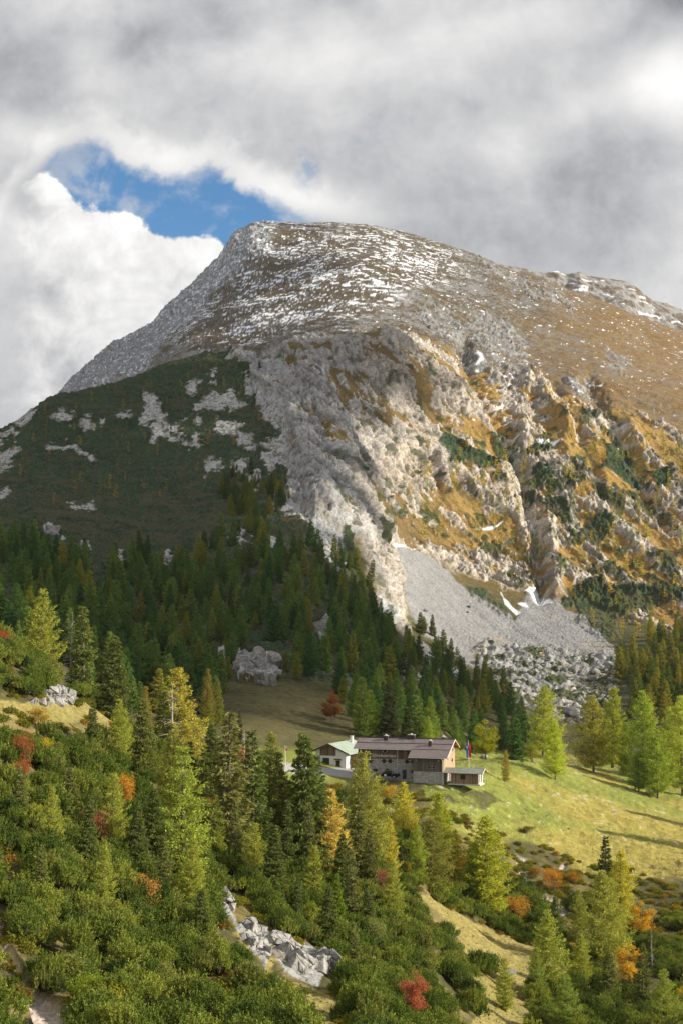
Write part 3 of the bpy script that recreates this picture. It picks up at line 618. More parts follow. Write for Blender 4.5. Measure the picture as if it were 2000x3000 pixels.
# ------------------------------------------------------------------ foliage
def leaf_material(name, own=None, rnd=None, transl=.30, vari=.75):
    m, t, out = new_mat(name)
    oi = t.new('ShaderNodeObjectInfo'); g = t.new('ShaderNodeNewGeometry')
    c = oi.outputs['Color'] if own is None else t.ramp(oi.outputs['Random'], own)
    r = g.outputs['Random Per Island']
    tc = t.new('ShaderNodeTexCoord')
    n = t.noise(tc.outputs['Object'], .9, 2, .5)
    f = t.m('ADD', t.m('MULTIPLY', r, vari), 1-vari*.5)
    f = t.m('MULTIPLY', f, t.m('ADD', t.m('MULTIPLY', n, 1.1), .45))
    c = t.mix(1.0, c, t.comb(f, f, t.m('MULTIPLY', f, .95)), 'MULTIPLY')
    if rnd: c = t.mix(t.sstep(r, 1-rnd[0], 1-rnd[0]+.02), c, rnd[1])
    d = t.new('ShaderNodeBsdfDiffuse'); t.put(d.inputs[0], c); d.inputs[1].default_value = .6
    tr = t.new('ShaderNodeBsdfTranslucent'); t.put(tr.inputs[0], t.mix(1.0, c, (1.15, 1.05, .55), 'MULTIPLY'))
    mx_ = t.new('ShaderNodeMixShader'); mx_.inputs[0].default_value = transl
    t.l.new(d.outputs[0], mx_.inputs[1]); t.l.new(tr.outputs[0], mx_.inputs[2]); t.l.new(mx_.outputs[0], out.inputs[0])
    return m
M_LEAF = leaf_material('tree_needles'); M_BROAD = leaf_material('tree_leaves', transl=.45, vari=.7)
M_SHRUB = leaf_material('mountain_pine_needles', own=[(0, (.07,.115,.03)), (.3, (.20,.26,.05)), (.55, (.13,.19,.04)), (.8, (.33,.37,.07)), (1, (.22,.24,.07))], rnd=(.03, (.22,.16,.08)), transl=.15, vari=.8)
M_LOWSHRUB = leaf_material('low_shrub_leaves', own=[(0, (.13,.17,.03)), (.35, (.30,.27,.035)), (.6, (.18,.20,.045)), (.86, (.24,.17,.05)), (.94, (.42,.24,.05)), (1, (.20,.20,.04))], transl=.4)
def simple_mat(name, c, rough=.8, spec=.3, nscale=None, namp=.5, metal=0, bump=0, stretch=None, c2=None):
    m, t, out = new_mat(name); b = t.new('ShaderNodeBsdfPrincipled'); b.inputs['Roughness'].default_value = rough
    b.inputs['Specular IOR Level'].default_value = spec; b.inputs['Metallic'].default_value = metal
    if nscale:
        tc = t.new('ShaderNodeTexCoord'); v = tc.outputs['Object']
        if stretch: v = t.v('MULTIPLY', v, stretch)
        n = t.noise(v, nscale, 4, .6)
        k = t.sstep(n, .32, .68); c2 = c2 or tuple(q*(1-namp) for q in c)
        t.put(b.inputs['Base Color'], t.mix(k, c2, c))
        if bump:
            bm = t.new('ShaderNodeBump'); bm.inputs['Strength'].default_value = bump; bm.inputs['Distance'].default_value = .03
            t.put(bm.inputs['Height'], n); t.l.new(bm.outputs[0], b.inputs['Normal'])
    else: b.inputs['Base Color'].default_value = (*c, 1)
    t.l.new(b.outputs[0], out.inputs[0]); return m
M_BARK = simple_mat('bark', (.20, .17, .14), .95, .1, 3., .5)
M_DEAD = simple_mat('dead_wood', (.38, .34, .30), .95, .1, 3., .3)

def rnd_unit(n): a = rng.normal(size=(n, 3)); return a/np.linalg.norm(a, axis=1)[:, None]
def blades(c, d, L, Wd):
    """rhombic leaf faces: base c, direction d (unit), lengths L, widths Wd"""
    n = len(c); s = np.cross(d, rnd_unit(n)); s /= np.linalg.norm(s, axis=1)[:, None]+1e-9
    L = np.broadcast_to(L, n)[:, None]; Wd = np.broadcast_to(Wd, n)[:, None]
    v = np.stack([c, c+d*L*.5+s*Wd*.5, c+d*L, c+d*L*.5-s*Wd*.5], 1).reshape(-1, 3)
    return v, np.arange(n*4).reshape(n, 4)
def rods(segs, sides=4):
    """tapered limbs from (p0, p1, r0, r1)"""
    V = []; Fc = []; o = 0
    for p0, p1, r0, r1 in segs:
        p0 = np.array(p0, float); p1 = np.array(p1, float); d = p1-p0; d /= np.linalg.norm(d)+1e-9
        a = np.cross(d, (0, 0, 1) if abs(d[2]) < .9 else (1, 0, 0)); a /= np.linalg.norm(a); b = np.cross(d, a)
        an = np.arange(sides)*2*math.pi/sides
        ring = np.cos(an)[:, None]*a+np.sin(an)[:, None]*b
        V += [p0+ring*r0, p1+ring*r1]
        for i in range(sides):
            j = (i+1) % sides; Fc.append((o+i, o+j, o+sides+j, o+sides+i))
        o += 2*sides
    return np.concatenate(V), np.array(Fc)
def conifer(kind, H, R, whorls, per, dens, size, seed, bare=.06, drop_out=.12):
    r = np.random.default_rng(seed); cs = []; ds = []; Ls = []; limbs = []
    lean = r.normal(0, .010, 2)
    def axis(z): return np.array([lean[0]*z*z/H*1.5, lean[1]*z*z/H*1.5, z])
    zs = []
    for k in range(7):
        zs.append(k/7*H)
    tr = [(axis(zs[k]), axis(zs[k+1] if k < 6 else H*.985), (.012+.0012*H)*H*.6*(1-k/7.)**.8+.02, (.012+.0012*H)*H*.6*(1-(k+1)/7.)**.8+.015) for k in range(7)]
    lop = r.uniform(0, 2*math.pi); lopa = r.uniform(.0, .22)
    for w in range(whorls):
        f = (w+r.uniform(-.3, .3))/whorls; f = min(max(f, 0), .995); z = H*(bare+(1-bare)*f)
        if kind == 'spruce': prof = (1-f)**.85*(.55+.45*min(1, f*5+.35))
        elif kind == 'larch': prof = (1-f)**.72*(.50+.5*min(1, f*3.2+.15))
        else: prof = (1-f)**.5*min(1, f*3+.3)
        prof *= r.uniform(.78, 1.15)
        nb = max(3, int(per*(.6+.4*(1-f))+r.uniform(-.5, 1.)))
        a0 = r.uniform(0, 6.28)
        for b in range(nb):
            if r.random() < drop_out: continue
            a = a0+b*2*math.pi/nb+r.uniform(-.35, .35)
            L = R*prof*r.uniform(.6, 1.2)*(1+lopa*math.cos(a-lop))+.12
            base = axis(z+r.uniform(-.2, .2)); out = np.array([math.cos(a), math.sin(a), 0])
            if kind == 'spruce': el0, sag = -.10+.5*f, -.22*(1-f)
            else: el0, sag = .12+.5*f, -.16*(1-f)
            m = max(3, int(L*dens*(1.0 if L > .6 else 1.6)))
            t = r.uniform(.08 if kind != 'spruce' else .15, 1, m)**.8
            px_ = base + out*(L*t)[:, None] + np.array([0, 0, 1])*((el0*t+sag*np.sin(t*math.pi)*1.0)*L)[:, None]
            side = np.cross(out, (0, 0, 1))
            wid = (.34*L*(1-t*.75)*np.clip(t*3, 0, 1)+.05)
            off = r.uniform(-1, 1, m)*wid
            c = px_ + side*off[:, None] + r.normal(0, .05+.018*L, (m, 3))
            if kind == 'spruce':
                c[:, 2] -= np.abs(off)*.35; c[:, 2] -= r.uniform(0, .14, m)*L*.5
                d = out*.8 + side*np.sign(off)[:, None]*r.uniform(.1, .8, (m, 1)) + np.array([0, 0, -.45]) + r.normal(0, .25, (m, 3))
            else:
                d = out*.5 + side*np.sign(off)[:, None]*.3 + np.array([0, 0, .25]) + r.normal(0, .55, (m, 3))
            d /= np.linalg.norm(d, axis=1)[:, None]
            cs.append(c); ds.append(d); Ls.append(np.full(m, size)*r.uniform(.7, 1.3, m))
            limbs.append((base, base+out*L*.85+np.array([0, 0, 1])*(el0*.85+sag*.45)*L, .012*H*.18+.012, .008))
    c = np.concatenate(cs); d = np.concatenate(ds); L = np.concatenate(Ls)
    v, f = blades(c, d, L, L*(.42 if kind == 'spruce' else .36))
    tv, tf = rods(tr, 7); lv, lf = rods(limbs, 3)
    return (v, f), (np.concatenate([tv, lv]), None, tf, lf+len(tv))
def mesh_mixed(name, v, flist, mats, midx=None, smooth=False):
    F_ = np.concatenate(flist); me = mesh_np(name, v, F_, None, None, smooth)
    for m in mats: me.materials.append(m)
    if midx is not None: me.polygons.foreach_set('material_index', np.concatenate([np.full(len(f), i, np.int32) for f, i in zip(flist, midx)]))
    return me
class Kind:                        # one tree form: meshes for trunk and crown, plus height
    pass
def make_kind(kind, H, R, whorls, per, dens, size, seed, lod=False, leafmat=None, barkmat=None, **kw):
    (v, f), (tv, _, tf, lf) = conifer(kind, H, R, whorls, per, dens, size, seed, **kw)
    k = Kind(); k.H = H; k.R = R
    if lod:
        k.one = mesh_mixed(kind, np.concatenate([v, tv]), [f, tf+len(v)], [leafmat or M_LEAF, barkmat or M_BARK], [0, 1])
    else:
        k.crown = mesh_mixed('crown', v, [f], [leafmat or M_LEAF]); k.trunk = mesh_mixed('trunk', tv, [tf, lf], [barkmat or M_BARK])
    return k
def broadleaf(H, R, n, size, seed, sprawl=1.0, stems=1):
    r = np.random.default_rng(seed); segs = []; tips = []
    for s in range(stems):
        a = r.uniform(0, 6.28); b = np.array([math.cos(a), math.sin(a), 0])*(.15*R if stems > 1 else 0)
        top = b+np.array([math.cos(a)*.25*R*(stems > 1), math.sin(a)*.25*R*(stems > 1), H*.5])
        segs.append((b, top, .022*H+.01, .012*H)); segs.append((top, top+np.array([r.normal(0, .1), r.normal(0, .1), H*.42]), .012*H, .01)); tips.append(top+np.array([0, 0, H*.42]))
        for k in range(int(14/stems)+5):
            z = r.uniform(.18, .85); p0 = b+(top-b)*min(1, z*1.7)+np.array([0, 0, max(0, z-.5)*H*.6]); an = r.uniform(0, 6.28)
            Lb = R*(1-.55*abs(z-.4))*r.uniform(.6, 1.05); p1 = p0+np.array([math.cos(an)*Lb, math.sin(an)*Lb, Lb*r.uniform(.25, .8)])
            segs.append((p0, p1, .008*H+.008, .006)); tips += [p1, (p0+p1)/2, p0*.25+p1*.75]
    tips = np.array(tips); m = len(tips)
    cl_r = R*r.uniform(.22, .46, m)*sprawl
    pick = r.integers(0, m, n); c = tips[pick]+rnd_unit(n)*(cl_r[pick]*r.uniform(.3, 1, n)**.5)[:, None]*np.array([1, 1, .75])
    c[:, 2] = np.clip(c[:, 2], .05*H, H*1.05)
    v, f = blades(c, rnd_unit(n), size*r.uniform(.6, 1.3, n), size*.75)
    tv, tf = rods(segs, 5); k = Kind(); k.H = H; k.R = R
    k.crown = mesh_mixed('crown', v, [f], [M_BROAD]); k.trunk = mesh_mixed('trunk', tv, [tf], [M_BARK])
    k.one = mesh_mixed('shrub', np.concatenate([v, tv]), [f, tf+len(v)], [M_BROAD, M_BARK], [0, 1])
    return k
def snag(H, seed):
    r = np.random.default_rng(seed); segs = [((0, 0, 0), (r.normal(0, .05), 0, H*.6), .016*H, .010*H), ((r.normal(0, .02), 0, H*.6), (0, 0, H), .010*H, .01)]
    for k in range(46):
        z = H*r.uniform(.12, .95); a = r.uniform(0, 6.28); L = .17*H*(1-z/H)**.6*r.uniform(.4, 1.1)+.2
        p1 = np.array([math.cos(a)*L, math.sin(a)*L, z-.18*L]); segs.append(((0, 0, z), p1, .035, .012))
        for q in range(2):
            t = r.uniform(.4, .9); p2 = np.array([0, 0, z])*(1-t)+p1*t; segs.append((p2, p2+rnd_unit(1)[0]*L*.35, .015, .008))
    tv, tf = rods(segs, 5); k = Kind(); k.H = H; k.one = mesh_mixed('dead_tree', tv, [tf], [M_DEAD]); return k
SPR = [make_kind('spruce', 14, 3.2, 38, 8, 34, .42, 10+i) for i in range(4)]
SPN = [make_kind('spruce', 14, 2.3, 38, 7, 34, .38, 20+i, drop_out=.2) for i in range(3)]
LAR = [make_kind('larch', 14, 3.5, 36, 8, 38, .30, 30+i, bare=.08) for i in range(4)]
LAW = [make_kind('larch', 13, 4.6, 32, 8, 34, .33, 40+i, bare=.12, drop_out=.2) for i in range(3)]
SPL = [make_kind('spruce', 14, 3.3, 30, 7, 24, .56, 50+i, lod=True) for i in range(5)]
LAL = [make_kind('larch', 14, 3.4, 30, 7, 26, .46, 60+i, lod=True, bare=.07) for i in range(5)]
M_FOREST = leaf_material('forest_needles', own=[(0, (.06,.11,.035)), (.4, (.12,.17,.045)), (.7, (.20,.24,.05)), (.9, (.28,.28,.05)), (1, (.30,.24,.05))])
FAR = [make_kind('spruce' if i % 2 else 'larch', 14, 3.3, 26, 7, 18, .6, 110+i, lod=True, leafmat=M_FOREST) for i in range(4)]
TIN = [make_kind('larch', 7, 1.5, 9, 5, 7, .62, 70+i, lod=True, bare=.03) for i in range(4)]
BRO = [broadleaf(7, 2.4, 5200, .21, 80+i) for i in range(3)]
BUS = [broadleaf(3, 1.6, 2600, .15, 90+i, 1.15, 4) for i in range(4)]
SNG = [snag(9, 95), snag(9, 96)]
# mountain pine: many upturned shoots on a low dome
def pine_bush(seed, n=145, R=1.25, H=1.15):
    r = np.random.default_rng(seed); a = r.uniform(0, 6.28, n); q = r.uniform(0, 1, n)**.55
    lob = 1+.22*np.sin(a*3+seed)+.12*np.sin(a*5+seed*2)
    x = np.cos(a)*q*R*lob; y = np.sin(a)*q*R*lob; z = H*np.sqrt(np.clip(1-q*q*.93, 0, 1))*r.uniform(.72, 1.12, n)
    base = np.stack([x, y, z-.1], 1); up = np.stack([x*.55, y*.55, np.full(n, 1.1)], 1)+r.normal(0, .20, (n, 3)); up /= np.linalg.norm(up, axis=1)[:, None]
    m = 22; L = r.uniform(.40, .85, n)
    t = np.tile(np.linspace(0.0, 1, m), n); bi = np.repeat(np.arange(n), m)
    c = base[bi]+up[bi]*(t*L[bi])[:, None]
    d = up[bi]*.75+rnd_unit(n*m)*.75; d /= np.linalg.norm(d, axis=1)[:, None]
    v, f = blades(c, d, .22*r.uniform(.8, 1.2, n*m)*(1.25-.6*t), .07)
    # dark inner twigs
    k = 60; a2 = r.uniform(0, 6.28, k); segs = [((0, 0, 0), (math.cos(w)*R*.75*s, math.sin(w)*R*.75*s, H*.8), .035, .012) for w, s in zip(a2, r.uniform(.1, 1, k))]
    tv, tf = rods(segs, 3)
    return mesh_mixed('mountain_pine', np.concatenate([v, tv]), [f, tf+len(v)], [M_SHRUB, M_BARK], [0, 1])
PB = [pine_bush(i) for i in range(5)]
def low_bush(seed):
    r = np.random.default_rng(seed); n = 420; q = rnd_unit(n)*np.array([.75, .75, .5])*r.uniform(.4, 1, (n, 1)); q[:, 2] = np.abs(q[:, 2])
    v, f = blades(q, rnd_unit(n), .15, .11); return mesh_mixed('low_shrub', v, [f], [M_LOWSHRUB])
LB = [low_bush(200+i) for i in range(3)]
def tuft(seed):
    r = np.random.default_rng(seed); n = 26; a = r.uniform(0, 6.28, n); d = np.stack([np.cos(a)*.5, np.sin(a)*.5, np.ones(n)], 1); d /= np.linalg.norm(d, axis=1)[:, None]
    c = np.stack([np.cos(a), np.sin(a), a*0], 1)*r.uniform(0, .14, (n, 1)); v, f = blades(c, d, .32, .05); return mesh_mixed('tuft', v, [f], [M_TUFT])
M_TUFT = leaf_material('dry_grass_blades', own=[(0, (.32,.25,.09)), (.5, (.26,.22,.07)), (1, (.20,.20,.06))], transl=.4)
TU = [tuft(i) for i in range(3)]
print('plant meshes', round(time.time()-T0, 1))

FOL = 1.5
def place_tree(k, loc, h, name, label, cat, group=None, colour=(.1, .12, .03), wid=1.0, one=False, tilt=0.):
    if k in LAR or k in LAW: colour = (colour[0]*.97, colour[1]*.92, colour[2]*1.35)
    colour = tuple(min(.9, x*(FOL if k.H > 7.5 or k in TIN else .95)) for x in colour)
    s = h/k.H; rz = random.uniform(0, 6.28)
    if one:
        o = bpy.data.objects.new(name, k.one); link(o); o.color = (*colour, 1)
    else:
        o = bpy.data.objects.new(name, None); o.empty_display_size = .5; link(o)
        for nm, me in (('trunk', k.trunk), ('crown', k.crown)):
            c = bpy.data.objects.new(nm, me); link(c, o); c.color = (*colour, 1)
    o.location = (loc[0], loc[1], loc[2]-.02*h); o.scale = (s*wid, s*wid, s); o.rotation_euler = (random.uniform(-.02, .02), random.uniform(-.02, .02)+tilt, rz)
    tag(o, label, cat, group); return o
def scatter(name, protos, pts, smin, smax, label, cat, zs=(.85, 1.2), flat=None):
    """one object: clumps repeated over points by geometry nodes"""
    pc = bpy.data.collections.new(name+'_forms')
    for i, me in enumerate(protos):
        pc.objects.link(bpy.data.objects.new(name+'_form', me))
    n = len(pts); me = bpy.data.meshes.new(name); me.vertices.add(n); me.vertices.foreach_set('co', np.asarray(pts, np.float32).ravel())
    s = rng.uniform(smin, smax, n) if np.isscalar(smin) else np.asarray(smin)*rng.uniform(.8, 1.2, n)
    S = np.stack([s, s*rng.uniform(.85, 1.15, n), s*rng.uniform(zs[0], zs[1], n)], 1).astype(np.float32)
    a = me.attributes.new('scl', 'FLOAT_VECTOR', 'POINT'); a.data.foreach_set('vector', S.ravel())
    rt = np.stack([rng.normal(0, .08, n), rng.normal(0, .08, n), rng.uniform(0, 6.28, n)], 1).astype(np.float32)
    a = me.attributes.new('rot', 'FLOAT_VECTOR', 'POINT'); a.data.foreach_set('vector', rt.ravel())
    a = me.attributes.new('pick', 'INT', 'POINT'); a.data.foreach_set('value', rng.integers(0, len(protos), n).astype(np.int32))
    o = link(bpy.data.objects.new(name, me)); tag(o, label, cat, None, 'stuff')
    ng = bpy.data.node_groups.new(name, 'GeometryNodeTree')
    ng.interface.new_socket('Geometry', in_out='INPUT', socket_type='NodeSocketGeometry'); ng.interface.new_socket('Geometry', in_out='OUTPUT', socket_type='NodeSocketGeometry')
    N = ng.nodes; L = ng.links; gi = N.new('NodeGroupInput'); go = N.new('NodeGroupOutput'); ip = N.new('GeometryNodeInstanceOnPoints'); ci = N.new('GeometryNodeCollectionInfo')
    ci.inputs[0].default_value = pc; ci.inputs['Separate Children'].default_value = True; ci.inputs['Reset Children'].default_value = True
    def na(nm, ty):
        q = N.new('GeometryNodeInputNamedAttribute'); q.data_type = ty; q.inputs[0].default_value = nm; return [x for x in q.outputs if x.enabled and x.name == 'Attribute'][0]
    L.new(gi.outputs[0], ip.inputs['Points']); L.new(ci.outputs[0], ip.inputs['Instance']); ip.inputs['Pick Instance'].default_value = True
    L.new(na('pick', 'INT'), ip.inputs['Instance Index']); L.new(na('scl', 'FLOAT_VECTOR'), ip.inputs['Scale'])
    er = N.new('FunctionNodeEulerToRotation'); L.new(na('rot', 'FLOAT_VECTOR'), er.inputs[0]); L.new(er.outputs[0], ip.inputs['Rotation'])
    L.new(ip.outputs[0], go.inputs[0]); md = o.modifiers.new('spread', 'NODES'); md.node_group = ng
    return o
# ------------------------------------------------------------------ the thicket of mountain pine on the near slopes
def inside(poly, u, v): return sdf(poly, np.asarray(u, float), np.asarray(v, float)) < 0
CLEAR = [Z4([(-60,500),(60,530),(40,640),(100,700),(170,850),(260,920),(360,1019),(380,1100),(190,1100),(110,930),(40,780),(-60,650)]), Z4([(230,570),(310,575),(300,635),(240,610)]),
 Z4([(1010,430),(985,500),(1040,590),(1110,640),(1200,740),(1280,820),(1380,900),(1440,1100),(1700,1100),(1580,1019),(1560,860),(1500,830),(1520,690),(1400,645),(1345,650),(1290,620),(1210,560),(1150,500),(1060,440)]),
 Z4([(330,490),(400,560),(385,600),(340,570)]), Z4([(390,690),(480,680),(520,740),(500,800),(400,830)]),
 Z6([(-60,535),(60,530),(130,555),(185,530),(240,475),(330,480),(360,560),(430,580),(500,600),(575,670),(540,690),(400,650),(340,680),(240,680),(110,650),(-60,600)]),
 Z4([(945,880),(1060,865),(1090,900),(960,915)])]
THICK = [[(-200,1780),(0,1850),(280,1900),(300,1960),(330,2040),(380,2140),(480,2240),(700,2330),(1000,2330),(1180,2420),(1230,2600),(1215,2640),(1330,2760),(1370,2850),(1350,2900),(1300,2900),(1290,2990),(1200,3200),(-300,3200),(-300,1780)],
 Z5([(395,410),(470,410),(600,440),(760,500),(860,560),(900,600),(890,640),(740,590),(700,580),(560,500),(430,440)]), Z5([(760,340),(840,370),(900,430),(960,500),(1000,590),(1060,680),(1010,700),(900,620),(860,560),(780,470)]),
 Z5([(870,880),(900,850),(1000,840),(1100,850),(1240,830),(1350,900),(1420,930),(1568,880),(1640,1100),(860,1100)]), Z5([(1010,690),(1130,720),(1210,780),(1180,790),(1020,760)]),
 Z5([(1250,590),(1400,600),(1480,650),(1640,680),(1640,830),(1440,780),(1420,700),(1320,650)]), Z5([(1120,440),(1180,460),(1180,520),(1130,500)]), Z5([(990,400),(1050,410),(1130,480),(1160,560),(1080,500),(1000,450)]), Z5([(1500,520),(1640,510),(1640,590),(1500,570)]),
 Z5([(600,745),(650,715),(680,745),(660,775),(610,770)]), Z5([(540,900),(640,880),(650,960),(560,970)]), [(1340,3060),(1290,2950),(1200,2900),(1100,3060)]]
pts = []; scl = []
ys_ = np.arange(58, 330, .92); 
cand_x = []; cand_y = []
for y0 in ys_:
    half = y0*.275+4
    xs = np.arange(-half, half, 1.0 if y0 < 150 else 1.1)
    cand_x.append(xs+rng.uniform(-.45, .45, len(xs))); cand_y.append(y0+rng.uniform(-.4, .4, len(xs)))
cx = np.concatenate(cand_x); cy = np.concatenate(cand_y)
cz = np.full(len(cx), np.nan)
for i in range(len(cx)):
    l = drop(cx[i], cy[i])
    if l is not None: cz[i] = l[2]
ok = ~np.isnan(cz); cx, cy, cz = cx[ok], cy[ok], cz[ok]
cu, cv = proj(np.stack([cx, cy, cz], 1))
cw = fbm(cx/9., cy/9., oct=2)
cuw = cu+cw*22; cvw = cv+fbm(cx/9.+30, cy/9., oct=2)*22
keep = np.zeros(len(cx), bool)
for p in THICK: keep |= inside(p, cuw, cvw-15)
for p in CLEAR:
    for o_ in (0, 30, 60, 90): keep &= ~inside(p, cu, cv-o_*110/np.maximum(cy, 60))
hole_n = fbm(cx/7.+11, cy/7., oct=2)
for o_ in (60, 100, 140, 175): keep &= ~inside(CLEAR[0], cu, cv-o_*110/np.maximum(cy, 60))
keep &= ~((hole_n < -.25))
TP = np.stack([cx, cy, cz], 1)
lowm = keep & (rng.random(len(cx)) < np.clip(.09 + .30*(fbm(cx/12.+5, cy/12., oct=2) > .22), 0, 1)) 
pinem = keep & ~lowm
szn = .85+.55*fbm(cx/6., cy/6., oct=2)+.35*fbm(cx/20.+3, cy/20., oct=2)
# the thicket is made of separate domes with dark clefts between them
bc = []; bcell = {}
for i in rng.permutation(len(cx)):
    if not keep[i]: continue
    R_ = rng.uniform(1.3, 2.9)*(1.0 if cy[i] < 200 else .85); g_ = (int(cx[i]//4), int(cy[i]//4)); bad = False
    for a_i in (-1, 0, 1):
        for b_i in (-1, 0, 1):
            for (x2, y2, r2) in bcell.get((g_[0]+a_i, g_[1]+b_i), ()):
                if (cx[i]-x2)**2+(cy[i]-y2)**2 < (.92*(R_+r2))**2: bad = True
    if bad: continue
    bcell.setdefault(g_, []).append((cx[i], cy[i], R_)); bc.append((cx[i], cy[i], R_, rng.uniform(.7, 1.25)))
bc = np.array(bc); pid = np.where(pinem)[0]; zoff = np.full(len(cx), -9.); rel = np.zeros(len(cx))
for ch in np.array_split(pid, 12):
    d_ = np.hypot(cx[ch][:, None]-bc[None, :, 0], cy[ch][:, None]-bc[None, :, 1])/bc[None, :, 2]
    zo = np.where(d_ < 1.08, (bc[None, :, 2]*.62*bc[None, :, 3])*np.sqrt(np.clip(1.02-d_*d_*.92, 0, 1)), -9); j = zo.argmax(1)
    zoff[ch] = zo[np.arange(len(ch)), j]; rel[ch] = d_[np.arange(len(ch)), j]
pinem &= zoff > -1
lump = TP[pinem].copy(); lump[:, 2] += zoff[pinem]-.45
szn = np.clip(.92-.25*rel+.12*fbm(cx/3., cy/3., oct=2), .5, 1.3)
scatter('mountain_pine_thicket', PB, lump, szn[pinem], 0, 'dense green mountain pine thicket covering the near slopes', 'shrubs', zs=(.9, 1.4))
fringe = np.zeros(len(cx), bool)
for p in CLEAR: 
    d_ = sdf(p, cu, cv); fringe |= (np.abs(d_) < 16)
fr2 = (~keep) & (cy > 190) & (fbm(cx/4., cy/4., oct=2) > .06) & (rng.random(len(cx)) < .7) & inside([(700,2270),(1290,2330),(1400,2420),(1600,2480),(1900,2560),(2100,2640),(2100,2800),(1500,2700),(1300,2600),(1000,2440),(700,2380)], cu, cv)
lowm = lowm | (fringe & (rng.random(len(cx)) < .22)) | fr2
scatter('low_autumn_shrubs', LB, TP[lowm], .7, 1.5, 'patchy low leafy shrubs in yellow and green between the pines', 'shrubs')
print('thicket', int(pinem.sum()), int(lowm.sum()), round(time.time()-T0, 1))
# dry grass on the clear slopes
gp = []
for i in range(9000):
    u = rng.uniform(0, 2000); v = rng.uniform(2330, 3010)
    gp.append((u, v))
gp = np.array(gp); gm = np.zeros(len(gp), bool)
for p in [Z5([(345,430),(400,440),(600,540),(760,610),(880,650),(860,760),(880,850),(860,1019),(880,1100),(540,1100),(650,900),(590,720),(520,600),(470,530)]), Z4([(1080,590),(1150,560),(1310,700),(1330,800),(1568,830),(1640,1100),(1440,1100),(1380,900),(1270,780)]), Z4([(390,690),(480,680),(520,740),(500,800),(400,830)]), [(1200,2350),(2000,2400),(2000,2700),(1500,2450)], Z6([(0,530),(575,670),(0,640)])]: gm |= inside(p, gp[:, 0], gp[:, 1])
gl = [hit(u, v) for u, v in gp[gm]]; gl = [tuple(l) for l in gl if l is not None and l[1] < 360]
scatter('dry_grass', TU, gl, .25, .5, 'dry grass tufts on the open meadow slopes', 'grass')
print('grass', len(gl), round(time.time()-T0, 1))

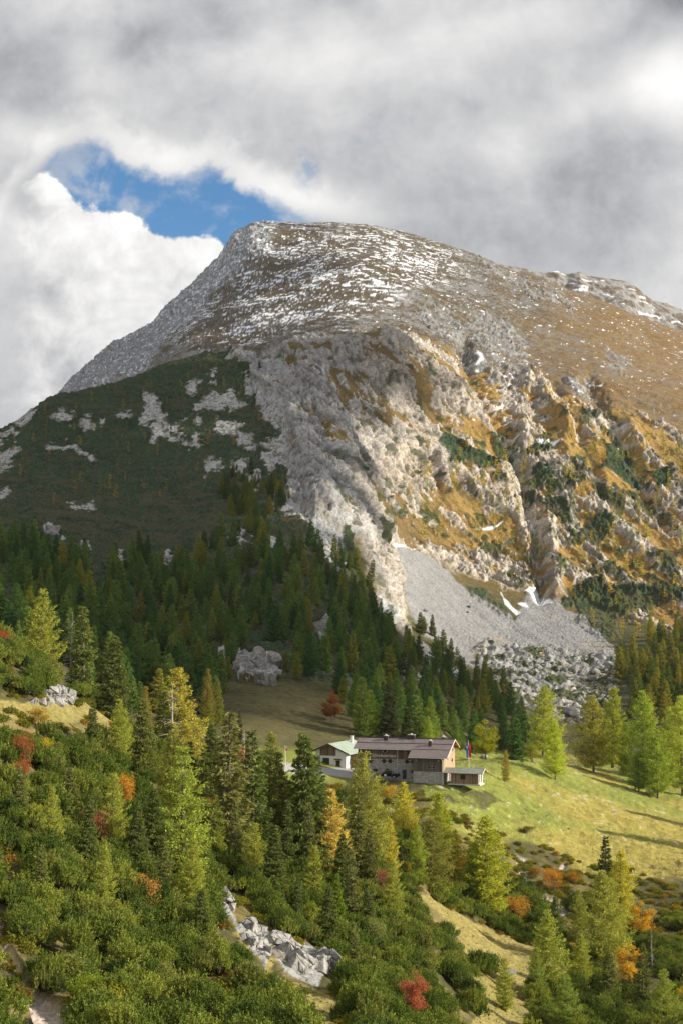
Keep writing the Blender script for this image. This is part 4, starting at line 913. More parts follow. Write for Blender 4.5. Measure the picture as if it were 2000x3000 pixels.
# ------------------------------------------------------------------ trees set one by one
GR, LG, YL, OR_, RD, SG, SO, DK, YY = (.15,.20,.03), (.29,.33,.045), (.34,.34,.05), (.50,.26,.045), (.42,.11,.055), (.11,.135,.04), (.155,.17,.055), (.06,.075,.03), (.55,.42,.04)
KN = {'S': (SPR, 'spruce', 'spruce'), 'N': (SPN, 'spruce', 'spruce'), 'L': (LAR, 'larch', 'larch'), 'W': (LAW, 'larch', 'larch'), 'B': (BRO, 'autumn_tree', 'tree'), 'U': (BUS, 'autumn_shrub', 'shrub'), 'D': (SNG, 'dead_tree', 'dead tree')}
HAND = [
 ('L',118,1722,1905,1.,LG,'tall pale green larch rising behind the pine mound on the left slope',205),
 ('N',245,1768,2040,1.1,SO,'thin spruce with a bare upper trunk behind the path rock',200),
 ('D',207,1790,1960,1.,DK,'thin bare dead spruce on the pine mound',200),
 ('S',330,1856,2080,.95,SG,'dark spruce standing above the bend of the hillside path',195),
 ('N',306,1862,2060,.9,SG,'slim half-bare spruce left of the dark spruce by the path bend',197),
 ('L',528,1956,2200,1.25,YL,'big yellow green larch behind the half-bare spruce',215),
 ('D',504,2000,2180,1.3,DK,'half-bare grey spruce in front of the big yellow larch',205),
 ('N',484,2020,2195,1.2,SG,'sparse dark spruce leaning beside the half-bare grey spruce',206),
 ('L',508,2120,2300,.9,LG,'narrow bright larch below the half-bare spruce',160),
 ('L',536,2190,2595,1.1,(0.288,0.338,0.050),'tallest pale green larch in the middle of the pine thicket',None),
 ('N',668,2082,2500,1.25,SO,'tall lit spruce with a pointed tip above the pine thicket',None),
 ('S',628,2116,2390,.85,SG,'dark spruce touching the left side of the tall pointed spruce',None),
 ('D',718,2126,2240,.8,DK,'bare grey dead tree top between two spruces',230),
 ('N',742,2138,2500,1.1,SG,'slender spruce behind the red shrub',None),
 ('L',785,2150,2470,.95,(0.216,0.250,0.040),'green larch right of the slender spruce',None),
 ('S',895,2146,2560,.95,SG,'tall dark spruce left of the white building',None),
 ('N',938,2212,2490,.95,SG,'spruce in front of the white building',None),
 ('L',975,2315,2610,.95,(0.504,0.413,0.080),'golden larch below the white building',None),
 ('N',1006,2330,2560,.8,SO,'thin spruce just right of the golden larch',None),
 ('W',1062,2208,2540,.85,(0.264,0.312,0.050),'light green larch covering the left end of the stone house',None),
 ('N',1045,2330,2600,1.3,SO,'spruce standing in front of the light green larch by the house',None),
 ('N',1032,2480,2725,.95,SO,'spruce in the pine thicket below the house bank',None),
 ('S',986,2560,2740,.9,GR,'short dense young spruce in the pine thicket',None),
 ('N',1172,2460,2560,.9,DK,'small dark spruce beside the rubble spill',None),
 ('L',1182,2294,2475,1.2,(0.432,0.425,0.050),'yellow green larch below the green door of the house',None),
 ('N',1238,2408,2470,1.,DK,'tiny dark spruce between the yellow green larches',None),
 ('W',1262,2400,2598,1.15,(0.204,0.237,0.040),'broad low larch with forked trunk above the tan meadow',None),
 ('L',1286,2322,2560,1.2,(0.324,0.362,0.040),'larch in front of the bank below the shed',None),
 ('L',1330,2440,2600,1.,(0.408,0.388,0.040),'yellowing larch right of the broad forked larch',None),
 ('L',1374,2486,2640,1.15,(0.264,0.338,0.040),'short green larch left of the big meadow larch',None),
 ('L',1425,2395,2680,1.25,(0.360,0.388,0.040),'big green larch at the top of the tan meadow',None),
 ('S',1625,2628,2745,1.25,SG,'dense dark spruce beside the dry stream bed',None),
 ('L',1600,2672,2925,1.15,(0.312,0.362,0.050),'tall green larch at the edge of the tan meadow near the trough',None),
 ('N',1775,2448,2640,1.1,DK,'dark spruce tip behind the two stream larches',None),
 ('L',1814,2494,2700,1.15,(0.396,0.413,0.050),'lit yellow green larch behind the stream',None),
 ('W',1770,2560,2838,1.0,(0.264,0.325,0.050),'large loose larch growing over the stream bed',None),
 ('L',1745,2680,2820,.9,(0.240,0.275,0.050),'thin larch on the stream bed beside the large loose larch',None),
 ('B',1875,2638,2750,1.0,(.62,.42,.06),'golden tree right of the stream larches',None),
 ('B',1842,2765,2915,.95,(.62,.45,.07),'orange yellow tree below the golden tree',None),
 ('D',1909,2722,2850,.7,DK,'thin dead trunk right of the orange yellow tree',None),
 ('W',1945,2848,3030,.85,(0.264,0.312,0.050),'larch in the bottom right corner',None),
 ('B',2000,2890,2980,.8,YY,'bright yellow tree cut by the right border',None),
 ('B',1218,2845,3010,.72,(.50,.20,.12),'red rowan at the bottom of the slope',None),
 ('L',1062,1984,2160,1.0,GR,'bright green larch left of its twin behind the house',None),
 ('L',1086,2022,2160,1.1,(0.216,0.325,0.035),'bright green larch right of its twin behind the house',None),
 ('S',1140,2000,2172,1.0,DK,'dark spruce directly behind the house chimneys',None),
 ('S',1192,2080,2200,1.2,DK,'short dark spruce behind the large chimney',None),
 ('L',1262,2040,2190,.9,(0.192,0.250,0.035),'green larch behind the right half of the house roof',None),
 ('L',1255,2100,2200,1.,(0.264,0.325,0.040),'small light green larch peeking over the house roof',None),
 ('B',1421,2104,2225,.95,(.42,.42,.045),'yellow green maple behind the large flag',None),
 ('W',1588,2010,2215,.95,(0.360,0.375,0.045),'big yellow green larch right of the knoll',None),
 ('W',1625,2110,2284,.82,(0.384,0.413,0.045),'bright bushy larch in front of the big yellow green larch',None),
 ('U',1560,2180,2235,.9,YL,'yellow shrub at the foot of the big yellow green larch',None),
 ('W',1737,2040,2262,.95,(0.264,0.300,0.040),'broad green larch at the left of the meadow grove',None),
 ('L',1792,2014,2250,1.1,(0.264,0.312,0.035),'tall larch second in the meadow grove',None),
 ('L',1832,2116,2270,.9,(0.240,0.300,0.035),'smaller larch between taller ones in the meadow grove',None),
 ('W',1885,2028,2305,.8,(0.264,0.325,0.040),'tall green larch in the middle of the meadow grove',None),
 ('W',1925,2140,2338,.95,(0.240,0.312,0.040),'green larch standing foremost in the meadow grove',None),
 ('L',1955,2072,2300,1.,(0.336,0.350,0.050),'olive larch with a bare side branch in the meadow grove',None),
 ('W',1998,2045,2330,.8,(0.360,0.375,0.050),'tall yellowish larch at the right border of the meadow grove',None),
 ('W',1870,2200,2320,1.,(0.168,0.250,0.030),'low dark green larch at the foot of the meadow grove',None),
 ('B',972,2020,2115,1.05,(.33,.12,.035),'rust red tree on the shaded clearing',None),
 ('L',610,1958,2130,.75,(0.204,0.200,0.035),'slim olive larch at the left edge of the shaded clearing',None),
 ('L',636,1990,2125,.7,(0.180,0.200,0.030),'slim green larch next to the olive one by the shaded clearing',None),
 ('N',700,2080,2180,.9,DK,'small dark young spruce on the shaded clearing',None),
 ('L',430,2010,2130,.55,(0.240,0.200,0.035),'narrow ochre larch at the edge of the shaded forest',260),
 ('N',600,2190,2385,1.,SG,'short dark spruce left of the dark spruce under the shaded clearing',None),
 ('N',556,2170,2340,1.,DK,'small spruce between the bright larch and the big yellow larch',None),
 ('L',636,2330,2500,.9,(0.240,0.288,0.040),'young green larch in front of the tall pointed spruce',None),
 ('L',704,2230,2430,.85,(0.228,0.250,0.040),'olive larch filling the gap left of the slender spruce',None),
 ('N',822,2200,2500,.95,SO,'lit olive spruce left of the tall dark one by the barn',None),
 ('L',852,2290,2520,.9,(0.252,0.300,0.045),'lower green larch in front of the tall dark spruce',None),
 ('N',908,2350,2600,.9,SO,'pale olive spruce below the tall dark spruce',None),
 ('L',1100,2300,2560,.9,(0.288,0.338,0.050),'slender green larch below the pickup',None),
 ('N',1082,2420,2640,.9,SG,'dark slim spruce below the slender green larch',None),
 ('L',1140,2400,2580,.9,(0.396,0.388,0.050),'yellow tinged larch above the dull red shrub',None),
 ('L',1218,2420,2580,.95,(0.276,0.325,0.040),'green larch left of the broad forked larch',None),
 ('L',1308,2372,2570,.9,(0.288,0.338,0.040),'green larch behind the yellowing one by the bank',None),
 ('L',1395,2470,2655,.9,(0.312,0.350,0.050),'slim larch close behind the big meadow larch',None),
 ('L',1452,2520,2680,.8,(0.372,0.362,0.050),'small yellowish larch right of the big meadow larch',None),
 ('L',1700,2610,2800,1.0,(0.252,0.312,0.045),'small green larch left of the stream larches',None),
 ('L',1795,2600,2790,1.0,(0.324,0.350,0.050),'bright larch squeezed between the stream larches and the golden tree',None),
 ('W',1655,2860,3040,.9,(0.204,0.263,0.040),'low green larch at the bottom edge right of the tan meadow',None),
 ('L',1570,2780,2930,.9,(0.240,0.312,0.045),'young larch left of the tall one near the trough',None),
 ('N',872,2560,2720,.9,SG,'young dark spruce above the pale crag',None),
 ('N',430,2330,2470,.9,SG,'small dark spruce in the thicket left of the tallest larch',None),
 ('N',610,2480,2600,.9,SO,'small olive spruce right of the tallest larch',None),
 ('L',1480,2200,2290,.8,(0.300,0.275,0.040),'small ochre larch on the knoll',None),
 ('L',2125,2260,2492,1.,LG,'larch beyond the right border throwing a long shadow on the meadow',None),
 ('S',2185,2215,2440,1.,SG,'spruce beyond the right border behind the larch that shades the meadow',None),
 # shrubs
 ('U',60,2185,2260,.75,(.50,.17,.08),'pinkish red shrub high in the left thicket',None), ('U',62,2255,2310,.7,(.48,.16,.08),'second red shrub just below the pinkish one on the left',None),
 ('U',130,2190,2245,1.,YY,'yellow leafy shrub beside the red shrubs on the left',None), ('U',368,2300,2385,.6,(.60,.36,.06),'upright orange yellow shrub in the dark gap of the thicket',None),
 ('U',340,2370,2392,1.6,(.58,.38,.06),'low orange shrub below the upright orange yellow one',None), ('U',600,2362,2408,.9,(.52,.14,.08),'red shrub between two tall conifers',None),
 ('U',606,2270,2360,.6,(.45,.22,.09),'reddish brown shrub above the red one between the conifers',None), ('U',712,2205,2265,.5,(.55,.12,.06),'vivid red shrub beside the slender spruce',None),
 ('U',290,2410,2490,.7,(.38,.20,.12),'brownish pink shrub in the left thicket',None), ('U',415,2605,2700,.85,(.58,.33,.10),'pale orange shrub with bare twigs in the pine thicket',None),
 ('U',320,2920,2985,1.3,(.58,.50,.04),'bright yellow shrub at the bottom left',None), ('U',262,2895,2960,1.1,(.30,.38,.05),'lime green shrub beside the bright yellow one',None),
 ('U',1510,2632,2705,.9,(.60,.35,.07),'orange shrub beside the big larch of the tan meadow',None), ('U',1616,2545,2612,.8,(.58,.32,.06),'orange shrub above the stream bed',None),
 ('U',1680,2555,2590,1.0,(.52,.28,.05),'low orange shrub in the shaded stream hollow',None), ('U',1570,2540,2570,1.0,(.40,.24,.06),'brown orange shrub left of the stream hollow',None),
 ('U',1665,2765,2800,.9,(.60,.38,.05),'small orange shrub under the meadow larch',None), ('U',1138,2302,2345,.9,(.58,.46,.04),'yellow shrub under the front wall of the house',None),
 ('U',1115,2435,2530,.9,(.48,.42,.05),'yellow shrub beside the rubble spill',None), ('U',1112,2570,2625,1.1,(.42,.18,.12),'dull red shrub below the yellow one',None),
 ('U',1185,2525,2560,1.,(.58,.42,.05),'yellow shrub under the small dark spruce',None), ('U',1330,2500,2570,1.,(.55,.24,.05),'orange shrub between the meadow larches',None),
 ('U',1540,2420,2440,2.2,(.16,.15,.05),'flat dark shrub on the green meadow',None), ('U',365,2030,2080,1.1,(.55,.35,.09),'orange shrub at the end of the hillside path',None),
 ('U',225,1895,1935,.9,(.60,.22,.08),'orange red shrub under the thin spruce on the mound',None), ('U',2,1870,1915,.9,(.50,.12,.07),'crimson shrub on the left border of the mound',None), ('U',110,2095,2130,1.2,(.50,.33,.06),'orange yellow shrub under the path bank',None),
 ('U',100,2380,2410,1.2,(.52,.45,.04),'small yellow shrub in the upper left thicket',None), ('U',485,2480,2520,1.2,(.45,.36,.04),'yellow shrub left of the tallest larch in the thicket',None),
 ('U',215,2280,2320,1.7,(.42,.40,.04),'wide yellow green shrub in the left thicket',None),
 ('U',740,2500,2540,.7,(.60,.27,.10),'small orange shrub in the thicket under the tall spruces',None),
 ('U',1100,2720,2790,.9,(.28,.32,.12),'pale grey green shrub in the lower thicket',None), ('U',1260,2780,2830,.9,(.30,.27,.17),'greyish leafless shrub beside the tan meadow',None),
]
for i, (k, u, vt, vb, wd, c, lb, Yd) in enumerate(HAND):
    ks, nm, cat = KN[k]
    loc = hit(u, vb) if Yd is None else on_col(u, Yd)
    if loc is None: print('no ground', lb); continue
    uu_, vv_ = proj(np.array(loc)); h = (vv_-vt)*loc[1]/F
    if Yd is None and not (60 < loc[1] < 520): print('odd', lb, loc)
    if h < .4: print('low', lb, loc, h); h = 3
    kk = ks[i % len(ks)]
    if k == 'U' and u < 1120: h = h*1.2+.5; wd = wd*.8
    place_tree(kk, loc, h, nm, lb, cat, None, tuple(x*random.uniform(.92, 1.08) for x in c), wd*(1 if k != 'D' else 1), one=k in 'UD')
print('hand trees', round(time.time()-T0, 1))

for i, (u, v, h, w_) in enumerate(((60,2420,4.5,1),(150,2520,5,.9),(205,2400,4,1),(255,2560,5.5,1),(330,2500,6,.9),(395,2560,5,1),(120,2660,4,1),(300,2680,4.5,.9),(450,2560,6.5,.9),(480,2650,5,1),(560,2680,5.5,.9),(590,2780,4,1),(690,2560,6,.9),(745,2600,5.5,1),(800,2640,6.5,.9),(840,2560,7,.9),
   (920,2680,6,.9),(1000,2660,7,.85),(1080,2760,5,1),(1150,2700,6,.9),(960,2780,5,1),(1040,2880,4.5,1),(350,2240,6,.9),(420,2260,7,.9),(270,2210,5,1),(1700,2900,6,1),(1780,2950,6,1),(1880,2960,7,1),(1480,2960,5,1))):
    l = hit(u, v)
    if l is None or l[1] > 330: continue
    k_ = (SPN, LAR, SPR)[i % 3]; nm_ = 'larch' if i % 3 == 1 else 'spruce'; lb_ = 'young '+nm_+' poking out of the mountain pine thicket '+('on the left slope' if u < 620 else ('in the middle' if u < 1200 else 'at the lower right'))
    place_tree(random.choice(k_), l, h*1.25, nm_, lb_, nm_, lb_, (LG if nm_ == 'larch' else random.choice((SG, SO))), w_*1.1)
# ------------------------------------------------------------------ forests
def darts(poly, n, hm, sp, tries=40000, reject=None, prob=None):
    p = np.array(poly); lo, hi = p.min(0), p.max(0); out = []
    U_ = rng.uniform(lo[0], hi[0], tries); V_ = rng.uniform(lo[1], hi[1], tries); ins = inside(poly, U_, V_)
    cell = {}
    for u, v in zip(U_[ins], V_[ins]):
        if len(out) >= n: break
        if reject and any(a < u < b and c < v < d for a, b, c, d in reject): continue
        if prob and rng.random() > prob(u, v): continue
        l = hit(u, v)
        if l is None or l[1] < 240: continue
        h = rng.uniform(*hm)*rng.choice([1, 1, 1, .75, .6]); hp = h*F/l[1]
        g = (int(u//60), int(v//60)); bad = False
        for a in (-1, 0, 1):
            for b in (-1, 0, 1):
                for (u2, v2, h2) in cell.get((g[0]+a, g[1]+b), ()):
                    s = sp*min(hp, h2)
                    if ((u-u2)/s)**2 + ((v-v2)/(s*.75))**2 < 1: bad = True; break
                if bad: break
            if bad: break
        if bad: continue
        cell.setdefault(g, []).append((u, v, hp)); out.append((u, v, h, hp, l))
    return out
MAIN = [(-60,1590),(130,1615),(290,1690),(400,1640),(560,1640),(640,1560),(700,1480),(760,1500),(820,1600),(960,1600),(1080,1700),(1150,1850),(1230,1935),(1330,1995),(1450,2060),(1545,2130),(1540,2225),(1480,2240),(1400,2215),(1300,2190),(1080,2165),(1010,2110),(960,1995),(660,1995),(640,2090),(620,2170),(540,2150),(300,2060),(200,1960),(-60,1900)]
REJ = [(695,832,1910,2090), (905,975,1830,1885), (260,330,1655,1760)]
trees = []
def add(lst, kindf, colf, region):
    for (u, v, h, hp, l) in lst: trees.append((hp, kindf(u, v), l, h, colf(u, v), region, u, v))
def lerp(a, b, t): return tuple(x+(y-x)*t for x, y in zip(a, b))
def fcol(u, v):
    t = rng.random()
    if t < .55: return lerp((.045,.095,.034), (.105,.17,.045), rng.random())
    if t < .90: return lerp((.09,.155,.045), (.155,.21,.05), rng.random())
    return lerp((.16,.19,.04), (.23,.22,.045), rng.random())
def fk(u, v): return 'spruce' if rng.random() < .48 else 'larch'
add(darts(MAIN, 560, (10, 15), .205, reject=REJ), fk, fcol, 'main')
add(darts([(1800,1960),(1850,1895),(1900,1870),(2100,1840),(2100,2190),(1950,2190),(1850,2120),(1830,2040)], 110, (12, 17), .2), fk, lambda u, v: lerp((.10,.13,.03), (.27,.24,.04), rng.random()**1.5), 'right')
add(darts([(640,1390),(700,1370),(760,1400),(850,1440),(845,1500),(700,1520),(650,1480)], 45, (8, 13), .22), lambda u, v: 'larch', lambda u, v: lerp((.09,.10,.03), (.20,.15,.04), rng.random()), 'tip')
add(darts([(1220,1850),(1260,1840),(1330,1930),(1480,2020),(1520,2080),(1450,2080),(1300,1990)], 22, (9, 13), .22), lambda u, v: 'spruce', lambda u, v: lerp((.08,.10,.03), (.15,.16,.04), rng.random()), 'screeedge')
small = []
def adds(lst, colf): 
    for (u, v, h, hp, l) in lst: small.append((hp, 'small', l, h, colf(u, v), 'small', u, v))
oc = lambda u, v: lerp((.12,.11,.03), (.28,.20,.04), rng.random())
adds(darts([(0,1300),(172,1180),(480,1090),(640,1060),(820,1260),(820,1400),(600,1470),(300,1480),(0,1480)], 95, (4.5, 9), .55), oc)
lc = lambda u, v: lerp((.12,.19,.035), (.52,.38,.05), rng.random()**1.3)
adds(darts(Z9([(280,560),(420,420),(800,480),(900,440),(1100,380),(1300,420),(1568,400),(1568,1090),(900,1090),(640,900),(430,1000),(300,900)]), 200, (7, 14), .4), lc)
adds(darts(Z7([(1010,20),(1568,0),(1568,260),(1250,280),(1080,230)]), 50, (6, 10), .5), lc)
adds(darts([(1360,1890),(1780,1930),(1830,2020),(1700,2100),(1500,2080)], 22, (3, 5), .6), lc)
trees.sort(key=lambda t: -t[0])
REG = {'main': None, 'right': 'conifers on the shaded slope right of the boulder field', 'tip': 'larches on the pine spur under the pale rib', 'screeedge': 'conifers along the lower edge of the scree'}
def describe(kind, u, v, c, reg, h=12, wd=1.):
    sz = 'tall' if h > 13.2 else ('small' if h < 9 else ('slim' if wd < .92 else ('broad' if wd > 1.04 else 'middling')))
    tone = 'ochre' if c[0] > c[1]*1.05 else ('olive' if c[0] > c[1]*.85 else 'dark green')
    if reg == 'right': w = 'in the grove between the boulders and the right border'
    elif reg == 'tip': w = 'on the pine-covered spur below the pale rock rib'
    elif reg == 'screeedge': w = 'along the lower edge of the grey scree'
    elif v < 1720: w = 'in the upper forest under the dwarf pine shoulder' if u < 600 else 'on the upper spur beside the cliff foot'
    elif u < 300: w = 'in the forest above the mound of mountain pine'
    elif u < 640: w = 'in the forest left of the shaded clearing'
    elif u < 1000: w = 'in the forest above the shaded clearing'
    elif u < 1250: w = 'in the forest rising directly behind the house'
    else: w = 'in the forest behind the maple and the flag'
    return sz+' '+tone+' '+kind+' '+w, kind+' trees '+w
n_kind = {'spruce': 0, 'larch': 0}; rest = []
for (hp, k, l, h, c, reg, u, v) in trees:
    if n_kind[k] >= (262 if k == 'spruce' else 240): rest.append((hp, k, l, h, c, reg, u, v)); continue
    n_kind[k] += 1; ks = SPL if k == 'spruce' else LAL
    wd = random.uniform(.8, 1.15); lb, gr = describe(k, u, v, c, reg, h, wd)
    place_tree(ks[n_kind[k] % 5], l, h, k, lb, k, lb, c, wd, one=True)
fp = [(l[0], l[1], l[2]-.2) for (hp, k, l, h, c, reg, u, v) in rest]; fs_ = np.array([t_[3]/14. for t_ in rest])
scatter('far_forest', [k_.one for k_ in FAR], fp, fs_, 0, 'farthest conifers of the valley forest, too small and many to count', 'forest')
for (hp, k, l, h, c, reg, u, v) in small:
    tone = 'orange' if c[0] > .38 else ('yellow green' if c[0] > .2 else 'dull olive')
    w = 'on the dark dwarf pine shoulder' if u < 840 and v < 1500 else ('among the boulders' if v > 1850 else ('above the right end of the scree' if v > 1690 else ('on the sunlit cliff ledges left of the deep gully' if u < 1560 else 'on the sunlit cliff ledges right of the deep gully')))
    lb = 'small '+tone+' larch '+w
    place_tree(random.choice(TIN), l, h, 'small_larch', lb, 'small tree', lb, c, random.uniform(.8, 1.2), one=True)
print('forest', n_kind, len(rest), len(small), round(time.time()-T0, 1))
# ------------------------------------------------------------------ buildings and small things
class MB:
    def __init__(s): s.v = []; s.f = []; s.m = []; s.mats = []
    def mi(s, m):
        if m not in s.mats: s.mats.append(m)
        return s.mats.index(m)
    def poly(s, pts, faces, m):
        o = len(s.v); s.v += [tuple(p) for p in pts]; s.f += [tuple(i+o for i in f) for f in faces]; s.m += [s.mi(m)]*len(faces)
    def box(s, x0, y0, z0, x1, y1, z1, m):
        p = [(x, y, z) for z in (z0, z1) for y in (y0, y1) for x in (x0, x1)]
        s.poly(p, [(0,2,3,1), (4,5,7,6), (0,1,5,4), (1,3,7,5), (3,2,6,7), (2,0,4,6)], m)
    def prism(s, prof, a0, a1, m, axis='x'):         # prof: list of 2D points, extruded along axis
        n = len(prof)
        P_ = [((a, q[0], q[1]) if axis == 'x' else (q[0], a, q[1])) for a in (a0, a1) for q in prof]
        s.poly(P_, [tuple(range(n)), tuple(range(2*n-1, n-1, -1))]+[(i, n+i, n+(i+1) % n, (i+1) % n) for i in range(n)], m)
    def tube(s, p0, p1, r0, r1, m, n=10):
        v, f = rods([(p0, p1, r0, r1)], n); f = [tuple(q) for q in f]
        f += [tuple(range(n-1, -1, -1)), tuple(range(n, 2*n))]; s.poly(v, f, m)
    def build(s, name, parent=None, bevel=0):
        me = bpy.data.meshes.new(name); me.from_pydata([tuple(map(float, v)) for v in s.v], [], s.f)
        for m in s.mats: me.materials.append(m)
        me.polygons.foreach_set('material_index', s.m)
        me.update()
        import bmesh
        bm = bmesh.new(); bm.from_mesh(me); bmesh.ops.recalc_face_normals(bm, faces=bm.faces)
        if bevel: bmesh.ops.bevel(bm, geom=bm.edges[:], offset=bevel, segments=2, affect='EDGES', profile=.6)
        bm.to_mesh(me); bm.free()
        return link(bpy.data.objects.new(name, me), parent)
def root(name, loc, rz, label, cat, group=None):
    o = bpy.data.objects.new(name, None); link(o); o.location = tuple(loc); o.rotation_euler = (0, 0, rz); o.empty_display_size = .5
    return tag(o, label, cat, group)
# masonry: pale rubble stones in mortar; boards: upright planks of uneven weathering
def stone_wall_mat(name, a, b, mortar, scale=2.6):
    m, t, out = new_mat(name); tc = t.new('ShaderNodeTexCoord'); v = t.v('MULTIPLY', tc.outputs['Object'], (1, 1, 1.7))
    nz = t.new('ShaderNodeTexNoise'); t.put(nz.inputs['Vector'], v); nz.inputs['Scale'].default_value = 2.5
    v = t.v('ADD', v, t.v('MULTIPLY', nz.outputs['Color'], (.25, .25, .25)))
    vo = t.new('ShaderNodeTexVoronoi'); t.put(vo.inputs['Vector'], v); vo.inputs['Scale'].default_value = scale
    ve = t.new('ShaderNodeTexVoronoi', feature='DISTANCE_TO_EDGE'); t.put(ve.inputs['Vector'], v); ve.inputs['Scale'].default_value = scale
    g = t.new('ShaderNodeSeparateColor'); t.l.new(vo.outputs['Color'], g.inputs[0])
    c = t.mix(g.outputs[0], a, b); c = t.mix(t.sstep(ve.outputs['Distance'], .02, .07), mortar, c)
    bs = t.new('ShaderNodeBsdfPrincipled'); t.put(bs.inputs['Base Color'], c); bs.inputs['Roughness'].default_value = .95
    bm = t.new('ShaderNodeBump'); bm.inputs['Distance'].default_value = .06; t.put(bm.inputs['Height'], t.sstep(ve.outputs['Distance'], 0, .15)); t.l.new(bm.outputs[0], bs.inputs['Normal'])
    t.l.new(bs.outputs[0], out.inputs[0]); return m
def board_mat(name, cols, per=5.0, axis=(1, 1, 0), rough=.85):
    m, t, out = new_mat(name); tc = t.new('ShaderNodeTexCoord'); s_ = t.new('ShaderNodeSeparateXYZ'); t.l.new(tc.outputs['Object'], s_.inputs[0])
    q = t.m('MULTIPLY', t.m('ADD', t.m('MULTIPLY', s_.outputs[0], axis[0]), t.m('MULTIPLY', s_.outputs[1], axis[1])), per)
    fl = t.m('FLOOR', q); wn = t.new('ShaderNodeTexWhiteNoise', noise_dimensions='1D'); t.put(wn.inputs['W'], fl)
    gr = t.noise(t.comb(t.m('MULTIPLY', q, 3.), t.m('MULTIPLY', s_.outputs[2], .8), wn.outputs['Value']), 1.5, 3, .6)
    f = t.m('ADD', t.m('MULTIPLY', wn.outputs['Value'], .65), t.m('MULTIPLY', gr, .45))
    c = t.ramp(f, cols); fr = t.m('FRACT', q); gap = t.m('MINIMUM', fr, t.m('SUBTRACT', 1., fr))
    c = t.mix(t.sstep(gap, .03, .10), tuple(k*.25 for k in cols[0][1]), c)
    b = t.new('ShaderNodeBsdfPrincipled'); t.put(b.inputs['Base Color'], c); b.inputs['Roughness'].default_value = rough
    bm = t.new('ShaderNodeBump'); bm.inputs['Distance'].default_value = .03; t.put(bm.inputs['Height'], t.sstep(gap, 0, .12)); t.l.new(bm.outputs[0], b.inputs['Normal'])
    t.l.new(b.outputs[0], out.inputs[0]); return m
def seam_roof(name, c, rough, per, c2=None):
    m, t, out = new_mat(name); tc = t.new('ShaderNodeTexCoord'); s_ = t.new('ShaderNodeSeparateXYZ'); t.l.new(tc.outputs['Object'], s_.inputs[0])
    q = t.m('FRACT', t.m('MULTIPLY', s_.outputs[0 if per > 0 else 1], abs(per))); gap = t.m('MINIMUM', q, t.m('SUBTRACT', 1., q))
    n = t.noise(tc.outputs['Object'], .8, 4, .6); c2 = c2 or tuple(k*.7 for k in c)
    col_ = t.mix(t.sstep(n, .3, .7), c2, c); col_ = t.mix(t.sstep(gap, .03, .09), tuple(k*.6 for k in c), col_)
    b = t.new('ShaderNodeBsdfPrincipled'); t.put(b.inputs['Base Color'], col_); b.inputs['Roughness'].default_value = rough; b.inputs['Specular IOR Level'].default_value = .5
    t.l.new(b.outputs[0], out.inputs[0]); return m
mSTONE = stone_wall_mat('rubble_wall', (.34, .31, .28), (.52, .49, .46), (.22, .19, .165), 2.3)
mSTONE2 = stone_wall_mat('rubble_wall_clean', (.40, .38, .35), (.62, .60, .57), (.20, .17, .15), 2.6)
mBOARD = board_mat('dark_boards', [(0, (.055, .038, .030)), (.35, (.13, .085, .06)), (.7, (.24, .15, .10)), (1, (.34, .25, .20))], 4.2)
mBOARDG = board_mat('grey_boards', [(0, (.06, .048, .04)), (.4, (.13, .105, .085)), (1, (.21, .18, .155))], 3.6)
mBOARDL = board_mat('pale_boards', [(0, (.36, .22, .12)), (.5, (.46, .30, .18)), (1, (.52, .38, .26))], 4.)
mORANGE = board_mat('orange_boards', [(0, (.42, .20, .08)), (1, (.55, .30, .14))], 4.)
mSHEDW = board_mat('shed_boards', [(0, (.10, .07, .05)), (.4, (.24, .16, .10)), (1, (.42, .31, .22))], 4.5)
mROOF = seam_roof('brown_metal_roof', (.20, .155, .15), .42, 1.6)
mTRIM = simple_mat('roof_trim', (.055, .045, .045), .5)
mGREEN = seam_roof('green_roof', (.36, .44, .34), .6, -2.0)
mSHEDR = seam_roof('grey_green_roof', (.25, .27, .23), .5, 2.2)
mWHITE = simple_mat('whitewash', (.80, .79, .77), .9, .2, 1.5, .07)
mGLASS = simple_mat('window_glass', (.02, .025, .03), .08, .8)
mSHUT = simple_mat('shutter_green', (.02, .075, .05), .6)
mSHW = simple_mat('shutter_white', (.78, .80, .78), .6)
mDOOR = simple_mat('door_green', (.015, .055, .035), .55)
mPIPE = simple_mat('zinc_pipe', (.62, .62, .60), .45, .5)
mPIPEW = simple_mat('white_pipe', (.80, .80, .77), .45, .5)
mBRN = simple_mat('brown_wood', (.12, .065, .035), .7)
mBEAM = simple_mat('orange_beam', (.50, .28, .13), .7)
mCONC = simple_mat('concrete', (.55, .54, .51), .9, .2, 3, .2)
mBLACK = simple_mat('black_paint', (.006, .008, .012), .16, .6)
mRUB = simple_mat('rubber', (.02, .02, .02), .9); mRIM = simple_mat('rim_metal', (.55, .55, .56), .35, .5, metal=.7)
mSIGN = simple_mat('sign_lettering', (.72, .72, .70), .7)
mFLAGB = simple_mat('flag_blue', (.03, .19, .55), .8); mFLAGR = simple_mat('flag_red', (.62, .03, .05), .8); mFLAGW = simple_mat('flag_white', (.8, .8, .8), .8)
